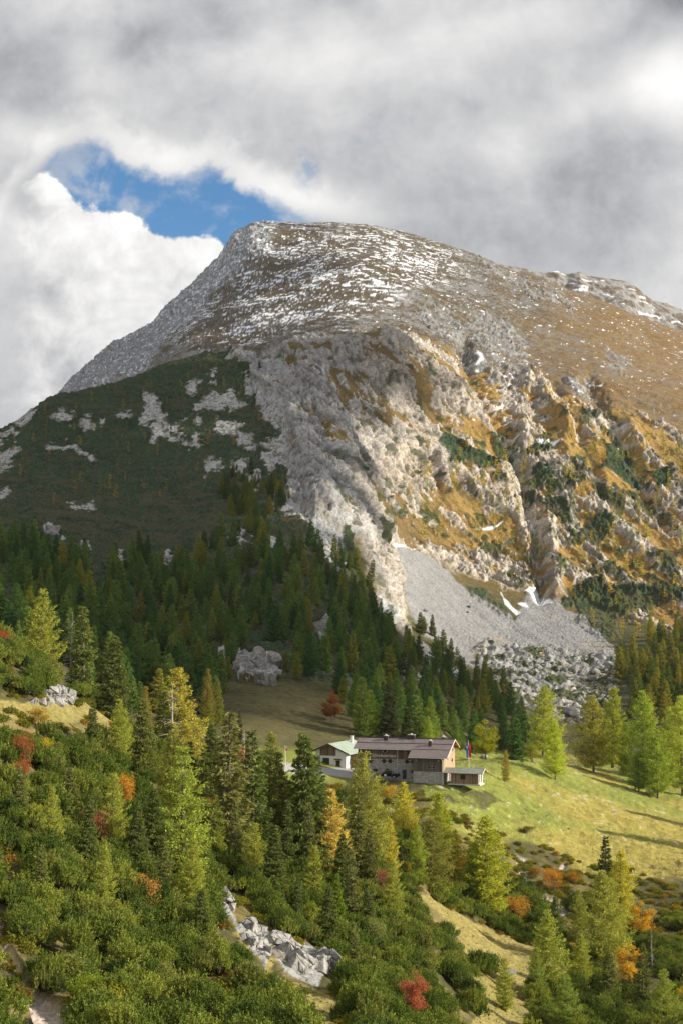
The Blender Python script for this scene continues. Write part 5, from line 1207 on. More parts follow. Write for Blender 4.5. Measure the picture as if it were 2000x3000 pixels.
def window(parent, x, z, w, h, y=0, axis='x', shut=True, side=1, frame=mBRN, glass=mGLASS, both=True):
    """window with frame, pane and a pair of green shutters with white bands, on a wall facing -y (axis x) or +x (axis y)"""
    def B(mb, a0, d0, z0, a1, d1, z1, m):
        if axis == 'x': mb.box(a0, y-d1, z0, a1, y-d0, z1, m)
        else: mb.box(y+d0, a0, z0, y+d1, a1, z1, m)
    f = MB(); t = .06
    B(f, x, -.05, z, x+t, .05, z+h, frame); B(f, x+w-t, -.05, z, x+w, .05, z+h, frame); B(f, x+t, -.05, z, x+w-t, .05, z+t, frame); B(f, x+t, -.05, z+h-t, x+w-t, .05, z+h, frame); B(f, x+w/2-.02, -.05, z+t, x+w/2+.02, .045, z+h-t, frame)
    fo = f.build('window', parent)
    g = MB(); B(g, x+t, -.03, z+t, x+w/2-.02, .02, z+h-t, glass); B(g, x+w/2+.02, -.03, z+t, x+w-t, .02, z+h-t, glass); g.build('pane', fo)
    if shut:
        sw = w*.42
        for sx_ in ((x-sw-.02, x+w+.02) if both else (x-sw-.02,)):
            s = MB(); B(s, sx_, .004, z-.02, sx_+sw, .045, z+h+.02, mSHUT)
            for q in (.06, .72): B(s, sx_+.03, .046, z+h*q, sx_+sw-.03, .052, z+h*q+h*.2, mSHW)
            s.build('shutter', fo)
    return fo
TH = math.radians(17)
# ---- the stone and timber house
hb = at(1048, 2278, 308)
house = root('mountain_hut', hb, -TH, 'long stone and dark timber house with a brown metal roof and lettering on its front', 'house')
L_, W_, E_ = 19.4, 7.6, 6.3
tn = .43; RZ = 8.15
def rz_at(y): return RZ-tn*abs(3.8-y)
w = MB(); w.box(0, 0, -1.5, L_, W_, 4.1, mSTONE); w.build('stone_wall', house)
w = MB(); w.prism([(0.0, 4.1), (W_, 4.1), (W_, rz_at(W_)-.05), (3.8, RZ-.05), (0.0, rz_at(0)-.05)], .0, L_-.03, mBOARD); w.build('timber_wall', house)
w = MB(); w.box(12.9, -3, -1.5, L_, -.004, 2.0, mSTONE2); w.build('stone_wall', house)
w = MB(); w.prism([(-3.05, 2.0), (-.004, 2.0), (-.004, rz_at(0)-.06), (-3.05, rz_at(-3.05)-.06)], 12.85, L_-.03, mBOARDG); w.build('timber_wall', house)
w = MB(); w.prism([(-3.05, 1.95), (W_+.03, 1.95), (W_+.03, rz_at(W_)-.06), (3.8, RZ-.06), (-3.05, rz_at(-3.05)-.06)], L_-.028, L_+.05, mBOARDL); w.build('gable_cladding', house)
r = MB(); TK = .16
r.prism([(-.75, rz_at(-.75)), (3.8, RZ), (3.8, RZ+TK), (-.75, rz_at(-.75)+TK)], -.8, L_+.95, mROOF)
r.prism([(3.8, RZ), (8.4, rz_at(8.4)), (8.4, rz_at(8.4)+TK), (3.8, RZ+TK)], -.8, L_+.95, mROOF)
r.prism([(-3.85, rz_at(-3.85)), (-.751, rz_at(-.751)), (-.751, rz_at(-.751)+TK), (-3.85, rz_at(-3.85)+TK)], 12.0, L_+.95, mROOF)
ro = r.build('roof', house)
t = MB(); t.box(-.82, 3.6, RZ+TK-.05, L_+.97, 4.0, RZ+TK+.09, mTRIM); t.build('ridge_cap', ro)
t = MB()
for yy_ in (1.5,): t.box(-.7, yy_-.03, rz_at(yy_)+TK+.0, L_+.9, yy_+.03, rz_at(yy_)+TK+.10, mTRIM)
t.box(12.1, -.80, rz_at(-.78)+TK+.0, L_+.9, -.74, rz_at(-.78)+TK+.08, mTRIM); t.build('snow_guard', ro)
t = MB(); t.tube((-.8, -.82, rz_at(-.8)+.02), (12., -.82, rz_at(-.8)+.02), .07, .07, mPIPE, 8); t.build('gutter', ro)
t = MB(); t.tube((12., -3.93, rz_at(-3.9)+.02), (L_+.9, -3.93, rz_at(-3.9)+.02), .07, .07, mPIPE, 8); t.build('gutter', ro)
t = MB(); X1 = L_+.96
for a, b in (((-3.9, rz_at(-3.9)), (3.8, RZ)), ((3.8, RZ), (8.45, rz_at(8.45)))):
    t.prism([(a[0], a[1]-.12), (b[0], b[1]-.12), (b[0], b[1]+TK+.03), (a[0], a[1]+TK+.03)], X1, X1+.06, mPIPE if a[0] < 0 else mBEAM)
t.build('barge_board', ro)
t = MB()
for yb in (-3.3, -1., 1.3, 3.8, 6.0, 7.9): t.box(L_+.05, yb-.09, rz_at(yb)-.32, L_+.9, yb+.09, rz_at(yb)-.08, mBEAM)
t.tube((L_+.06, 7.6, 5.2), (L_+.75, 7.6, 6.0), .07, .07, mBEAM, 6); t.build('roof_beams', ro)
for x0, x1, y0, y1, z1, m2 in ((5.0, 5.85, 2.6, 3.3, 8.75, 0), (10.1, 11.6, 3.3, 4.1, 9.0, 0), (15.3, 16.0, .6, 1.2, 8.0, 0), (17.2, 17.9, 4.6, 5.2, 8.6, 0)):
    c = MB(); c.box(x0, y0, rz_at(y0)-.2, x1, y1, z1, mTRIM if z1 > 8.7 else simple_mat('chimney_brown', (.10, .055, .05), .7)); co = c.build('chimney', ro)
    c = MB(); c.box(x0-.08, y0-.08, z1, x1+.08, y1+.08, z1+.08, mCONC); c.box((x0+x1)/2-.16, y0+.12, z1+.08, (x0+x1)/2+.16, y0+.42, z1+.36, mWHITE); c.build('chimney_cap', co)
for a in ((5.65, 5.55, .65, .68), (10.75, 5.55, .5, .66)): window(house, a[0], a[1], a[2], a[3])
for a in ((5.45, 3.25, .7, .82), (6.75, 3.25, .7, .82), (2.5, 3.25, .6, .8), (10.45, 3.25, .7, .82), (11.75, 3.25, .55, .82)): window(house, *a)
for a in ((3.4, 1.4, .9, .6), (6.1, 1.4, .8, .6), (11.7, 1.3, .6, .65)): window(house, *a, shut=False)
for a in ((16.15, 2.65, .4, .5), (17.15, 2.65, .4, .5)): window(house, *a, y=-3.05)
for a in ((3.1, 5.65, .6, .7), (5.1, 5.65, .6, .7), (.3, 4.3, .6, .8), (4.4, 3.4, .8, .8)): window(house, *a, y=L_+.05, axis='y')
d = MB(); d.box(9.8, -.06, 0, 10.65, .02, 1.95, mDOOR); do = d.build('door', house)
d = MB(); d.box(9.86, -.09, .98, 9.9, -.061, 1.1, mPIPE); d.build('handle', do)
d = MB(); d.box(13.4, -3.35, 4.15, 13.7, -3.05, 4.5, mBEAM); d.box(18.2, -3.35, 4.15, 18.5, -3.05, 4.5, mBEAM); d.build('lamp_box', house)
p = MB(); p.tube((8.7, -.12, -.5), (8.7, -.12, 6.1), .055, .055, mPIPE, 8); p.build('downpipe', house)
p = MB(); p.tube((L_-.15, -3.2, -.8), (L_-.15, -3.2, 4.3), .08, .08, mPIPEW, 8); p.tube((L_-.15, -3.2, 4.3), (L_-.4, -3.9, 4.85), .08, .08, mPIPEW, 8); p.build('downpipe', house)
tc_ = bpy.data.curves.new('lettering', 'FONT'); tc_.body = 'Schneibsteinhaus'; tc_.size = .92; tc_.extrude = .012; tc_.space_character = .92
tmp = bpy.data.objects.new('lettering_tmp', tc_); scene.collection.objects.link(tmp); dg = bpy.context.evaluated_depsgraph_get()
sm_ = bpy.data.meshes.new_from_object(tmp.evaluated_get(dg)); bpy.data.objects.remove(tmp)
xs_ = [v.co.x for v in sm_.vertices]; k_ = 5.2/(max(xs_)-min(xs_))
so = link(bpy.data.objects.new('lettering', sm_), house); sm_.materials.clear(); sm_.materials.append(mSIGN); so.location = (3.1, -.02, 4.52); so.rotation_euler = (math.pi/2, 0, 0); so.scale = (k_, 1, 1)
# ---- the white building
T2 = math.radians(24); wb = at(925, 2252, 322)
wh = root('white_barn', wb, -T2, 'white plastered barn with a pale green roof and dark timber gable', 'house')
def wz(x): return 5.55-.42*abs(x-3.4)
w = MB(); w.prism([(0, -1.5), (7.4, -1.5), (7.4, wz(7.4)-.05), (3.4, 5.5), (0, wz(0)-.05)], 0, 12.5, mWHITE, 'y'); w.build('wall', wh)
w = MB(); w.prism([(1.05, 3.0), (4.9, 3.0), (4.9, wz(4.9)-.08), (3.4, 5.44), (1.05, wz(1.05)-.08)], -.05, .0-.002, mBOARD, 'y'); w.build('timber_gable', wh)
r = MB(); r.prism([(-1.0, wz(-1)), (3.4, 5.55), (3.4, 5.72), (-1.0, wz(-1)+.17)], -.9, 13.3, mGREEN, 'y'); r.prism([(3.4, 5.55), (8.5, wz(8.5)), (8.5, wz(8.5)+.17), (3.4, 5.72)], -.9, 13.3, mGREEN, 'y'); ro = r.build('roof', wh)
t = MB(); t.prism([(-1.02, wz(-1)-.1), (3.4, 5.42), (3.4, 5.76), (-1.02, wz(-1)+.2)], -.98, -.9, mTRIM, 'y'); t.prism([(3.4, 5.42), (8.52, wz(8.5)-.1), (8.52, wz(8.5)+.2), (3.4, 5.76)], -.98, -.9, mTRIM, 'y'); t.build('barge_board', ro)
c = MB(); c.box(4.2, 9.5, 4.8, 4.75, 10.1, 6.7, mWHITE); co = c.build('chimney', ro); c = MB(); c.box(4.13, 9.43, 6.7, 4.82, 10.17, 6.8, mCONC); c.build('chimney_cap', co)
d = MB(); d.box(1.75, -.05, 0, 3.35, .05, 2.5, mDOOR); d.build('garage_door', wh)
f = window(wh, 4.95, .85, 1.0, 1.15, shut=False)
a = MB(); a.prism([(-.45, 2.15), (.0, 2.3), (.0, 2.36), (-.45, 2.22)], 4.6, 6.3, mBRN); a.box(4.8, -.18, .72, 6.1, -.003, .84, mBRN); a.build('window_canopy', f)
w = MB(); w.prism([(7.402, -.8), (9.6, -.8), (9.6, 2.35), (7.402, 2.95)], 2.6, 6.5, mORANGE, 'y'); an = w.build('lean_to', wh)
w = MB(); w.prism([(7.41, 3.0), (10.0, 2.28), (10.0, 2.36), (7.41, 3.08)], 2.2, 6.8, mTRIM, 'y'); w.build('lean_to_roof', an)
w = MB(); w.box(7.75, 2.55, 0, 8.75, 2.62, 2.0, mBRN); w.build('door', an)
# ---- the shed
T3 = math.radians(20); sb = at(1319, 2292, 299); sb[2] = min(sb[2], max(drop(sb[0]+a, sb[1]+b).z for a, b in ((0, 0), (5, -1), (1, 3), (6, 1)))+.22)
sh_ = root('wooden_shed', sb, -T3, 'small brown wooden shed with a grey green metal roof and open porch', 'shed')
w = MB(); w.prism([(0, 0), (3.3, 0), (3.3, 2.3), (1.65, 2.95), (0, 2.3)], 0, 5.9, mSHEDW); w.build('wall', sh_)
w = MB(); w.prism([(-.02, 0), (3.32, 0), (3.32, 2.2), (-.02, 2.2)], 5.902, 5.96, simple_mat('pale_planks', (.62, .56, .48), .8)); go_ = w.build('gable_wall', sh_)
w = MB(); w.box(5.962, .5, .25, 5.98, 1.15, 1.95, mGLASS); w.box(5.962, 1.9, .25, 5.98, 2.55, 1.95, mGLASS); w.build('opening', go_)
w = MB(); w.box(-.6, -.25, -.28, 6.3, 3.6, -.002, mCONC); w.build('base_slab', sh_)
r = MB(); r.prism([(-.65, 2.12), (1.65, 3.02), (1.65, 3.12), (-.65, 2.22)], -1.75, 6.9, mSHEDR); r.prism([(1.65, 3.02), (3.95, 2.12), (3.95, 2.22), (1.65, 3.12)], -1.75, 6.9, mSHEDR); ro = r.build('roof', sh_)
t = MB(); t.prism([(-.7, 2.02), (1.65, 2.94), (1.65, 3.15), (-.7, 2.24)], 6.901, 6.96, mPIPE); t.prism([(1.65, 2.94), (4.0, 2.02), (4.0, 2.24), (1.65, 3.15)], 6.901, 6.96, mBEAM); t.build('barge_board', ro)
for yy_ in (-.3, 3.4):
    p = MB(); p.box(-1.25, yy_, -.8, -1.1, yy_+.15, 2.25, mBOARDG); p.build('post', sh_)
window(sh_, 2.1, .9, 1.0, 1.0, shut=False, glass=mGLASS)
# ---- the pickup
tb = at(1101, 2280.5, 303.4)
tr_ = root('pickup_truck', tb, -TH, 'black double cab pickup parked along the stone wall', 'pickup')
b = MB()
b.prism([(0.0, .45), (.05, .95), (.35, 1.03), (1.35, 1.08), (1.95, 1.62), (3.25, 1.64), (3.45, 1.10), (4.75, 1.08), (4.8, .55), (4.62, .42), (.1, .38)], 0, 1.75, mBLACK, 'y'); b.build('body', tr_, .05)
b = MB(); b.prism([(1.52, 1.12), (2.0, 1.55), (2.5, 1.56), (2.5, 1.12)], -.012, -.001, mGLASS, 'y'); b.prism([(2.58, 1.12), (2.58, 1.56), (3.18, 1.56), (3.33, 1.12)], -.012, -.001, mGLASS, 'y'); b.build('side_window', tr_)
b = MB(); b.prism([(1.70, .55), (2.2, .55), (2.2, .92), (1.70, .92)], -.014, -.002, mWHITE, 'y'); b.build('door_sticker', tr_)
b = MB(); b.tube((1.5, -.08, .38), (3.1, -.08, .38), .05, .05, mRIM, 8); b.build('side_step', tr_)
b = MB(); b.tube((3.5, .12, 1.1), (3.38, .12, 1.66), .035, .035, mRIM, 8); b.tube((3.5, 1.6, 1.1), (3.38, 1.6, 1.66), .035, .035, mRIM, 8); b.tube((3.38, .12, 1.66), (3.38, 1.6, 1.66), .035, .035, mRIM, 8); b.build('roll_bar', tr_)
b = MB(); b.box(-.03, .12, .66, .03, .45, .85, mRIM); b.build('headlight', tr_); b = MB(); b.box(-.03, 1.3, .66, .03, 1.63, .85, mRIM); b.build('headlight', tr_)
for wx_ in (.85, 3.85):
    for wy_ in (-.03, 1.56):
        b = MB(); b.tube((wx_, wy_, .36), (wx_, wy_+.22, .36), .37, .37, mRUB, 20); wo_ = b.build('wheel', tr_); b = MB(); b.tube((wx_, wy_-.012, .36), (wx_, wy_+.03, .36), .22, .22, mRIM, 14); b.build('rim', wo_)
    b = MB(); b.tube((wx_, -.02, .42), (wx_, .1, .42), .45, .45, mRIM if False else mRUB, 20); b.build('wheel_arch', tr_)
# ---- flags
def flagpole(loc, h, rz, label, flag):
    o = root('flagpole', loc, rz, label, 'flagpole'); p = MB(); p.tube((0, 0, -.3), (-.03*h, 0, h), .055, .04, mWHITE, 10); p.build('pole', o)
    p = MB(); p.tube((-.03*h, 0, h), (-.03*h, 0, h+.09), .06, .03, mWHITE, 8); p.build('pole_tip', o)
    f = MB(); n = 8
    for (x0, x1, z0, z1, m) in flag:
        pts_ = []; fs = []
        for i in range(n+1):
            z = z0+(z1-z0)*i/n
            for j in range(3):
                x = x0+(x1-x0)*j/2; yv = .07*math.sin(z*2.2+x*3)
                pts_.append((x-.03*z, yv-.02, z)); pts_.append((x-.03*z, yv, z))
        for i in range(n):
            for j in range(2):
                a_i = (i*3+j)*2; b_i = ((i+1)*3+j)*2; fs += [(a_i, a_i+2, b_i+2, b_i), (a_i+1, b_i+1, b_i+3, a_i+3)]
            fs += [(i*6, (i+1)*6, (i+1)*6+1, i*6+1), (i*6+4, i*6+5, (i+1)*6+5, (i+1)*6+4)]
        fs += [(0, 1, 3, 2), (2, 3, 5, 4)]; q = n*6; fs += [(q, q+2, q+3, q+1), (q+2, q+4, q+5, q+3)]
        f.poly(pts_, fs, m)
    f.build('flag', o); return o
fl = on_col(1371, 322); h1 = (proj(np.array(fl))[1]-2172)*fl[1]/F
flagpole(fl, h1, -.2, 'tall white flagpole with a long blue and red banner behind the shed', [(-.55, .02, h1-3.75, h1-.7, mFLAGB), (.02, .55, h1-3.75, h1-.7, mFLAGR), (-.42, -.16, h1-1.7, h1-1.2, mFLAGW), (-.44, -.30, h1-2.6, h1-1.95, mFLAGW), (-.40, -.2, h1-3.3, h1-2.9, mFLAGW)])
fl = hit(837, 2246); h2 = (2246-2187)*fl[1]/F
flagpole(fl, h2, -.1, 'short white flagpole with a small red and white flag left of the barn', [(.02, .40, h2-1.0, h2-.5, mFLAGR), (.02, .40, h2-.5, h2-.02, mFLAGW)])
# ---- terrace tables, posts, trough
for i, (u, Yd, lb, cc) in enumerate(((1338, 314, 'picnic table with orange benches nearest the house gable', (.62, .30, .14)), (1352, 316, 'white picnic table between the house gable and the flagpole', (.75, .70, .66)), (1384, 317, 'orange picnic table right of the large flagpole', (.60, .33, .16)))):
    l = on_col(u, Yd); o = root('picnic_table', l, -.3, lb, 'table', 'tables on the terrace beside the house'); mt = simple_mat('table_paint', cc, .7)
    b = MB(); b.box(-.8, -.38, .72, .8, .38, .77, mt); b.build('table_top', o)
    for s_ in (-1, 1):
        b = MB(); b.box(-.8, s_*.62-.13, .44, .8, s_*.62+.13, .48, mt); b.build('bench', o)
        b = MB(); b.box(s_*.6-.04, -.7, .0, s_*.6+.04, -.6, .44, mt); b.box(s_*.6-.04, .6, .0, s_*.6+.04, .7, .44, mt); b.box(s_*.6-.04, -.07, .0, s_*.6+.04, .07, .72, mt); b.box(s_*.6-.04, -.7, .36, s_*.6+.04, .7, .44, mt); b.build('leg', o)
# low dry-stone parapet in front of the terrace
pw0, pw1 = on_col(1327, 312), on_col(1400, 309)
dv_ = (pw1-pw0); o = root('parapet_wall', pw0, math.atan2(dv_.y, dv_.x), 'low rubble parapet wall along the terrace behind the shed', 'wall')
b = MB(); b.box(0, -.2, -1.2, dv_.length, .2, .55, mSTONE2); b.build('wall', o); b = MB(); b.box(-.03, -.24, .551, dv_.length+.03, .24, .62, mCONC); b.build('coping', o)
for u, v, lb in ((1036, 2270, 'thin white marker post at the edge of the gravel yard'), (1153, 2286, 'pale wooden post in front of the pickup'), (1131, 2286, 'second short pale post below the pickup')):
    l = hit(u, v); o = root('marker_post', l, 0, lb, 'post'); b = MB(); b.box(-.05, -.05, -.2, .05, .05, .75, mSHW if u < 1100 else mCONC); b.build('post_shaft', o); b = MB(); b.box(-.055, -.055, .75, .055, .055, .82, mSHW); b.build('post_cap', o)
l = hit(1491, 2852)
o = root('water_trough', l, .05, 'pale wooden water trough with a short post on the tan meadow', 'trough'); k_ = l[1]/F*38
mPALE = simple_mat('bleached_wood', (.60, .61, .63), .8, .2, 6, .25)
b = MB(); b.box(-k_/2, -.3, .02, k_/2, -.22, .34, mPALE); b.box(-k_/2, .22, .02, k_/2, .3, .48, mPALE); b.box(-k_/2, -.219, .02, -k_/2+.07, .219, .34, mPALE); b.box(k_/2-.07, -.219, .02, k_/2, .219, .34, mPALE); b.box(-k_/2+.071, -.219, .0, k_/2-.071, .219, .1, mPALE); b.build('basin', o)
b = MB(); b.box(-.02, .31, -.2, .13, .46, .85, mPALE); b.build('post', o); b = MB(); b.tube((.055, .31, .62), (.055, .0, .56), .03, .03, mPIPE, 8); b.build('spout', o)

# ------------------------------------------------------------------ boulders
import bmesh
mBOULD = [simple_mat('boulder_pale', (.34, .325, .30), .95, .1, 1.2, .3, bump=.6), simple_mat('boulder_grey', (.20, .195, .19), .95, .1, 1.2, .35, bump=.6)]
def boulder_mesh(seed, mat):
    r = np.random.default_rng(seed); bm = bmesh.new()
    P_ = rnd_unit(26)*np.array([1, .8, .68])*r.uniform(.8, 1.0, (26, 1))
    for p in P_: bm.verts.new(p)
    res = bmesh.ops.convex_hull(bm, input=bm.verts[:]); bmesh.ops.delete(bm, geom=[g for g in res['geom_interior'] if isinstance(g, bmesh.types.BMVert)], context='VERTS')
    bmesh.ops.bevel(bm, geom=bm.edges[:], offset=.05, segments=1, affect='EDGES'); bmesh.ops.recalc_face_normals(bm, faces=bm.faces)
    me = bpy.data.meshes.new('boulder'); bm.to_mesh(me); bm.free(); me.materials.append(mat); return me
BM = [boulder_mesh(300+i, mBOULD[0]) for i in range(6)]; BMG = [boulder_mesh(320+i, mBOULD[1]) for i in range(2)]
def boulder(u, v, wpx, label, grey=False, group=None, flat=1.0):
    l = hit(u, v)
    if l is None: return
    s = wpx*.5*l[1]/F; o = bpy.data.objects.new('boulder', random.choice(BMG if grey else BM)); link(o); o.location = (l[0], l[1], l[2]+.3*s*flat); o.scale = (s, s*random.uniform(.8, 1.2), s*flat*random.uniform(.8, 1.1))
    o.rotation_euler = (random.uniform(-.3, .3), random.uniform(-.3, .3), random.uniform(0, 6)); tag(o, label, 'boulder', group)
for a in ((1416, 2222, 30, 'pale grey boulder on the knoll beside the large flag'), (1682, 1970, 54, 'long dark boulder in the upper boulder field', True), (1733, 1992, 38, 'large pale boulder right of the long dark one'), (1757, 1988, 16, 'narrow upright boulder beside the large pale one'),
    (1672, 2098, 64, 'huge dark boulder at the foot of the boulder field', True), (1629, 1982, 20, 'square pale boulder left of the long dark one'), (1556, 1948, 20, 'dark pointed boulder at the scree edge', True), (1590, 1988, 22, 'pale boulder below the dark pointed one'),
    (1548, 2768, 12, 'left one of two blue grey stones beside the meadow larch', True), (1558, 2771, 13, 'right one of two blue grey stones beside the meadow larch', True), (1481, 2862, 9, 'small white stone in front of the trough'), (1665, 2430, 12, 'small grey stone left of the long tree shadow on the meadow', True),
    (1458, 2421, 8, 'white stone on the green meadow near the flat dark shrub'), (1371, 1780, 16, 'dark block lying on the upper scree', True), (1368, 1795, 10, 'smaller dark block just under the dark one on the scree', True), (1245, 1792, 22, 'flat dark slab at the left edge of the scree', True), (880, 2295, 12, 'stone under the barn bank'), (1395, 2250, 12, 'pale stone right of the terrace wall')):
    boulder(*a[:4], grey=len(a) > 4)
def bzone(poly, n, w0, w1, tries, label, sp=.55):
    p = np.array(poly); lo, hi = p.min(0), p.max(0); got = []
    U_ = rng.uniform(lo[0], hi[0], tries); V_ = rng.uniform(lo[1], hi[1], tries); ins = inside(poly, U_, V_)
    for u, v in zip(U_[ins], V_[ins]):
        if len(got) >= n: break
        w_ = w0+(w1-w0)*rng.random()**3
        if any(((u-a)/(sp*(w_+b)))**2+((v-c)/(sp*.7*(w_+b)))**2 < 1 for a, c, b in got): continue
        got.append((u, v, w_)); boulder(u, v, w_, label, rng.random() < .2, label, random.uniform(.7, 1.1))
BF = [(1400,1890),(1560,1910),(1700,1930),(1800,1950),(1820,2010),(1700,2110),(1560,2110),(1440,2030)]
bzone(BF, 190, 6, 24, 4000, 'pale boulder in the boulder field under the scree')
bzone([(1500,1850),(1700,1905),(1790,1930),(1780,1960),(1560,1915)], 50, 4, 9, 600, 'small stone along the lower edge of the scree')
bzone([(1125,2372),(1158,2372),(1160,2440),(1128,2432)], 22, 3, 8, 500, 'stone in the rubble spill below the house')
# outcrops: limestone blocks standing out of the slope
mCRAG = None
def crag_mat():
    m, t, out = new_mat('limestone'); g = t.new('ShaderNodeNewGeometry'); p = g.outputs['Position']
    n = t.noise(p, 1.1, 5, .65); s_ = t.noise(t.v('MULTIPLY', p, (2.4, 2.4, .35)), 1.0, 4, .6)
    c = t.mix(t.sstep(n, .35, .65), (.21, .20, .185), (.40, .385, .36)); c = t.mix(t.m('MULTIPLY', t.sstep(s_, .55, .68), .8), c, (.13, .12, .11)); c = t.mix(t.m('MULTIPLY', t.sstep(n, .62, .75), .6), c, (.42, .30, .15))
    b = t.new('ShaderNodeBsdfPrincipled'); t.put(b.inputs['Base Color'], c); b.inputs['Roughness'].default_value = .95
    vo = t.new('ShaderNodeTexVoronoi', feature='DISTANCE_TO_EDGE'); t.put(vo.inputs['Vector'], t.v('MULTIPLY', p, (1., 1., .6))); vo.inputs['Scale'].default_value = .9
    h = t.m('ADD', t.m('MULTIPLY', t.sstep(vo.outputs['Distance'], 0, .08), .5), n)
    bm = t.new('ShaderNodeBump'); bm.inputs['Strength'].default_value = 1; bm.inputs['Distance'].default_value = .35; t.put(bm.inputs['Height'], h); t.l.new(bm.outputs[0], b.inputs['Normal'])
    t.l.new(b.outputs[0], out.inputs[0]); return m
mCRAG = crag_mat()
def outcrop(poly, n, w0, w1, tall, label, seed):
    r = np.random.default_rng(seed); p = np.array(poly, float); lo, hi = p.min(0), p.max(0); bm = bmesh.new(); k = 0; cen = []
    while k < n:
        u, v = r.uniform(lo, hi)
        if not inside(poly, np.array([u]), np.array([v]))[0]: continue
        l = hit(u, v); k += 1
        if l is None: continue
        s = (w0+(w1-w0)*r.random()**1.5)*.5*l[1]/F; pts_ = rnd_unit(12)*np.array([s, s*.9, s*tall])*r.uniform(.75, 1.0, (12, 1))
        cen.append((np.array(l), s)); a = r.normal(0, .18); ca_, sa_ = math.cos(a), math.sin(a); vs = []
        for q in pts_: vs.append(bm.verts.new((l[0]+q[0]*ca_-q[2]*sa_, l[1]+q[1]+s*.15, l[2]+q[0]*sa_+q[2]*ca_+.05*s)))
        res = bmesh.ops.convex_hull(bm, input=vs); bmesh.ops.delete(bm, geom=[g for g in res['geom_interior'] if isinstance(g, bmesh.types.BMVert)], context='VERTS')
    for i in range(1, len(cen)):                       # blocks in the ground that join the outcrop into one body
        j = min(range(i), key=lambda q: np.linalg.norm(cen[i][0]-cen[q][0])); A_, B_ = cen[i][0], cen[j][0]; s = min(cen[i][1], cen[j][1])*.45
        vs = [bm.verts.new(tuple(e+q*s-np.array([0, 0, s*.5]))) for e in (A_, B_) for q in rnd_unit(9)]
        res = bmesh.ops.convex_hull(bm, input=vs); bmesh.ops.delete(bm, geom=[g for g in res['geom_interior'] if isinstance(g, bmesh.types.BMVert)], context='VERTS')
    bmesh.ops.recalc_face_normals(bm, faces=bm.faces)
    c = np.mean([v.co[:] for v in bm.verts], 0); bmesh.ops.translate(bm, vec=tuple(-c), verts=bm.verts)
    me = bpy.data.meshes.new('rock_outcrop'); bm.to_mesh(me); bm.free(); me.materials.append(mCRAG); o = link(bpy.data.objects.new('rock_outcrop', me)); o.location = tuple(c); tag(o, label, 'rock')
outcrop(Z4([(1040,420),(985,500),(1040,580),(1075,520),(1070,450)]), 7, 46, 66, .95, 'upright pale rock at the upper left end of the crag in the thicket', 1)
outcrop(Z4([(1090,540),(1130,560),(1200,570),(1350,660),(1340,690),(1250,650),(1150,600)]), 9, 60, 104, .8, 'slanting grey rock band linking the two pale rocks in the thicket', 2)
outcrop(Z4([(1110,640),(1160,600),(1250,670),(1250,740),(1180,700)]), 7, 36, 60, .9, 'small pale rock step under the slanting grey band', 3)
outcrop(Z4([(1320,690),(1400,650),(1510,700),(1500,780),(1470,840),(1400,800),(1310,760)]), 8, 92, 132, .95, 'large pale crag face above the golden slope in the thicket', 4)
outcrop(Z6([(130,565),(180,535),(240,485),(330,500),(352,565),(300,572)]), 24, 44, 62, .8, 'pale rock wall beside the hillside path', 5)
outcrop(Z6([(1100,360),(1125,450),(1155,465),(1150,400),(1130,360)]), 11, 58, 70, 1.15, 'left pillar of the pale cliff in the dark forest', 6)
outcrop(Z6([(1165,330),(1190,325),(1200,380),(1230,350),(1280,380),(1270,460),(1210,480),(1175,470)]), 11, 44, 66, 1.35, 'broad right part of the pale cliff in the dark forest', 7)
outcrop(Z6([(1460,230),(1490,170),(1560,210),(1560,270),(1500,250)]), 13, 44, 66, 1.2, 'pale crag half hidden in the forest above the house', 8)
outcrop(Z8([(200,850),(225,830),(265,885),(262,900),(205,865)]), 6, 38, 52, 1.1, 'pale rock tooth at the top of the left forest', 9)
outcrop(Z8([(365,930),(400,922),(415,975),(370,958)]), 5, 26, 40, 1.1, 'rounded pale rock at the top of the left forest', 10)
outcrop(Z8([(745,1000),(775,980),(810,995),(800,1010),(750,1012)]), 5, 26, 40, .8, 'flat pale rock among the treetops of the upper forest', 11)
outcrop(Z7([(200,370),(250,380),(300,350),(345,430),(340,500),(310,480),(240,440)]), 14, 30, 50, 1.5, 'steep pale rocks at the forest edge below the scree', 12)
print('built', round(time.time()-T0, 1))

# ------------------------------------------------------------------ unseen cloud, shaped so that its shadow falls on summit and forest
SH = [(-900,900),(0,900),(600,560),(1300,560),(2300,820),(2300,1000),(2000,960),(1722,1030),(1594,1090),(1505,1150),(1380,1195),(1211,1215),(1122,1220),(1070,1290),(1110,1380),(1150,1440),(1170,1530),(1170,1640),(1200,1760),(1260,1860),(1330,1950),(1420,2030),(1380,2080),(1250,2080),(1130,2060),(1030,2050),(980,2080),(860,2100),(740,2120),(600,2110),(420,2040),(330,1970),(150,1850),(60,1790),(-900,1700)]
sel = (Tg > 3.6) & (Tg < 16.6) & (us[None, :] > -250) & (us[None, :] < 2250)
sub = np.zeros_like(sel); sub[::2, ::2] = True; sel &= sub
vis = np.minimum.accumulate(Vg, axis=0) >= Vg-1             # only what the frame can see speaks for itself
sel &= vis
_fw = np.where(Tg[sel] > 9.6, 95., 8.); want = sm(-sdf(SH, Ug[sel], Vg[sel])/_fw, -1, 1)
want *= 1-.40*(Ug[sel] > 350)*sm(Tg[sel], 6.5, 8)*(1-.6*(Vg[sel] < 1500))-.30*sm(Tg[sel], 9.5, 11.)*(1-.6*G['shoulder'][sel])-.20*sm(Tg[sel], 13, 13.6)-.30*sm(Tg[sel], 12.6, 13.4)*(Ug[sel] > 1120)
want *= 1-.58*sm(-sdf([(560,960),(640,620),(1340,600),(1420,850),(1150,960),(850,1000)], Ug[sel], Vg[sel]), -40, 40)
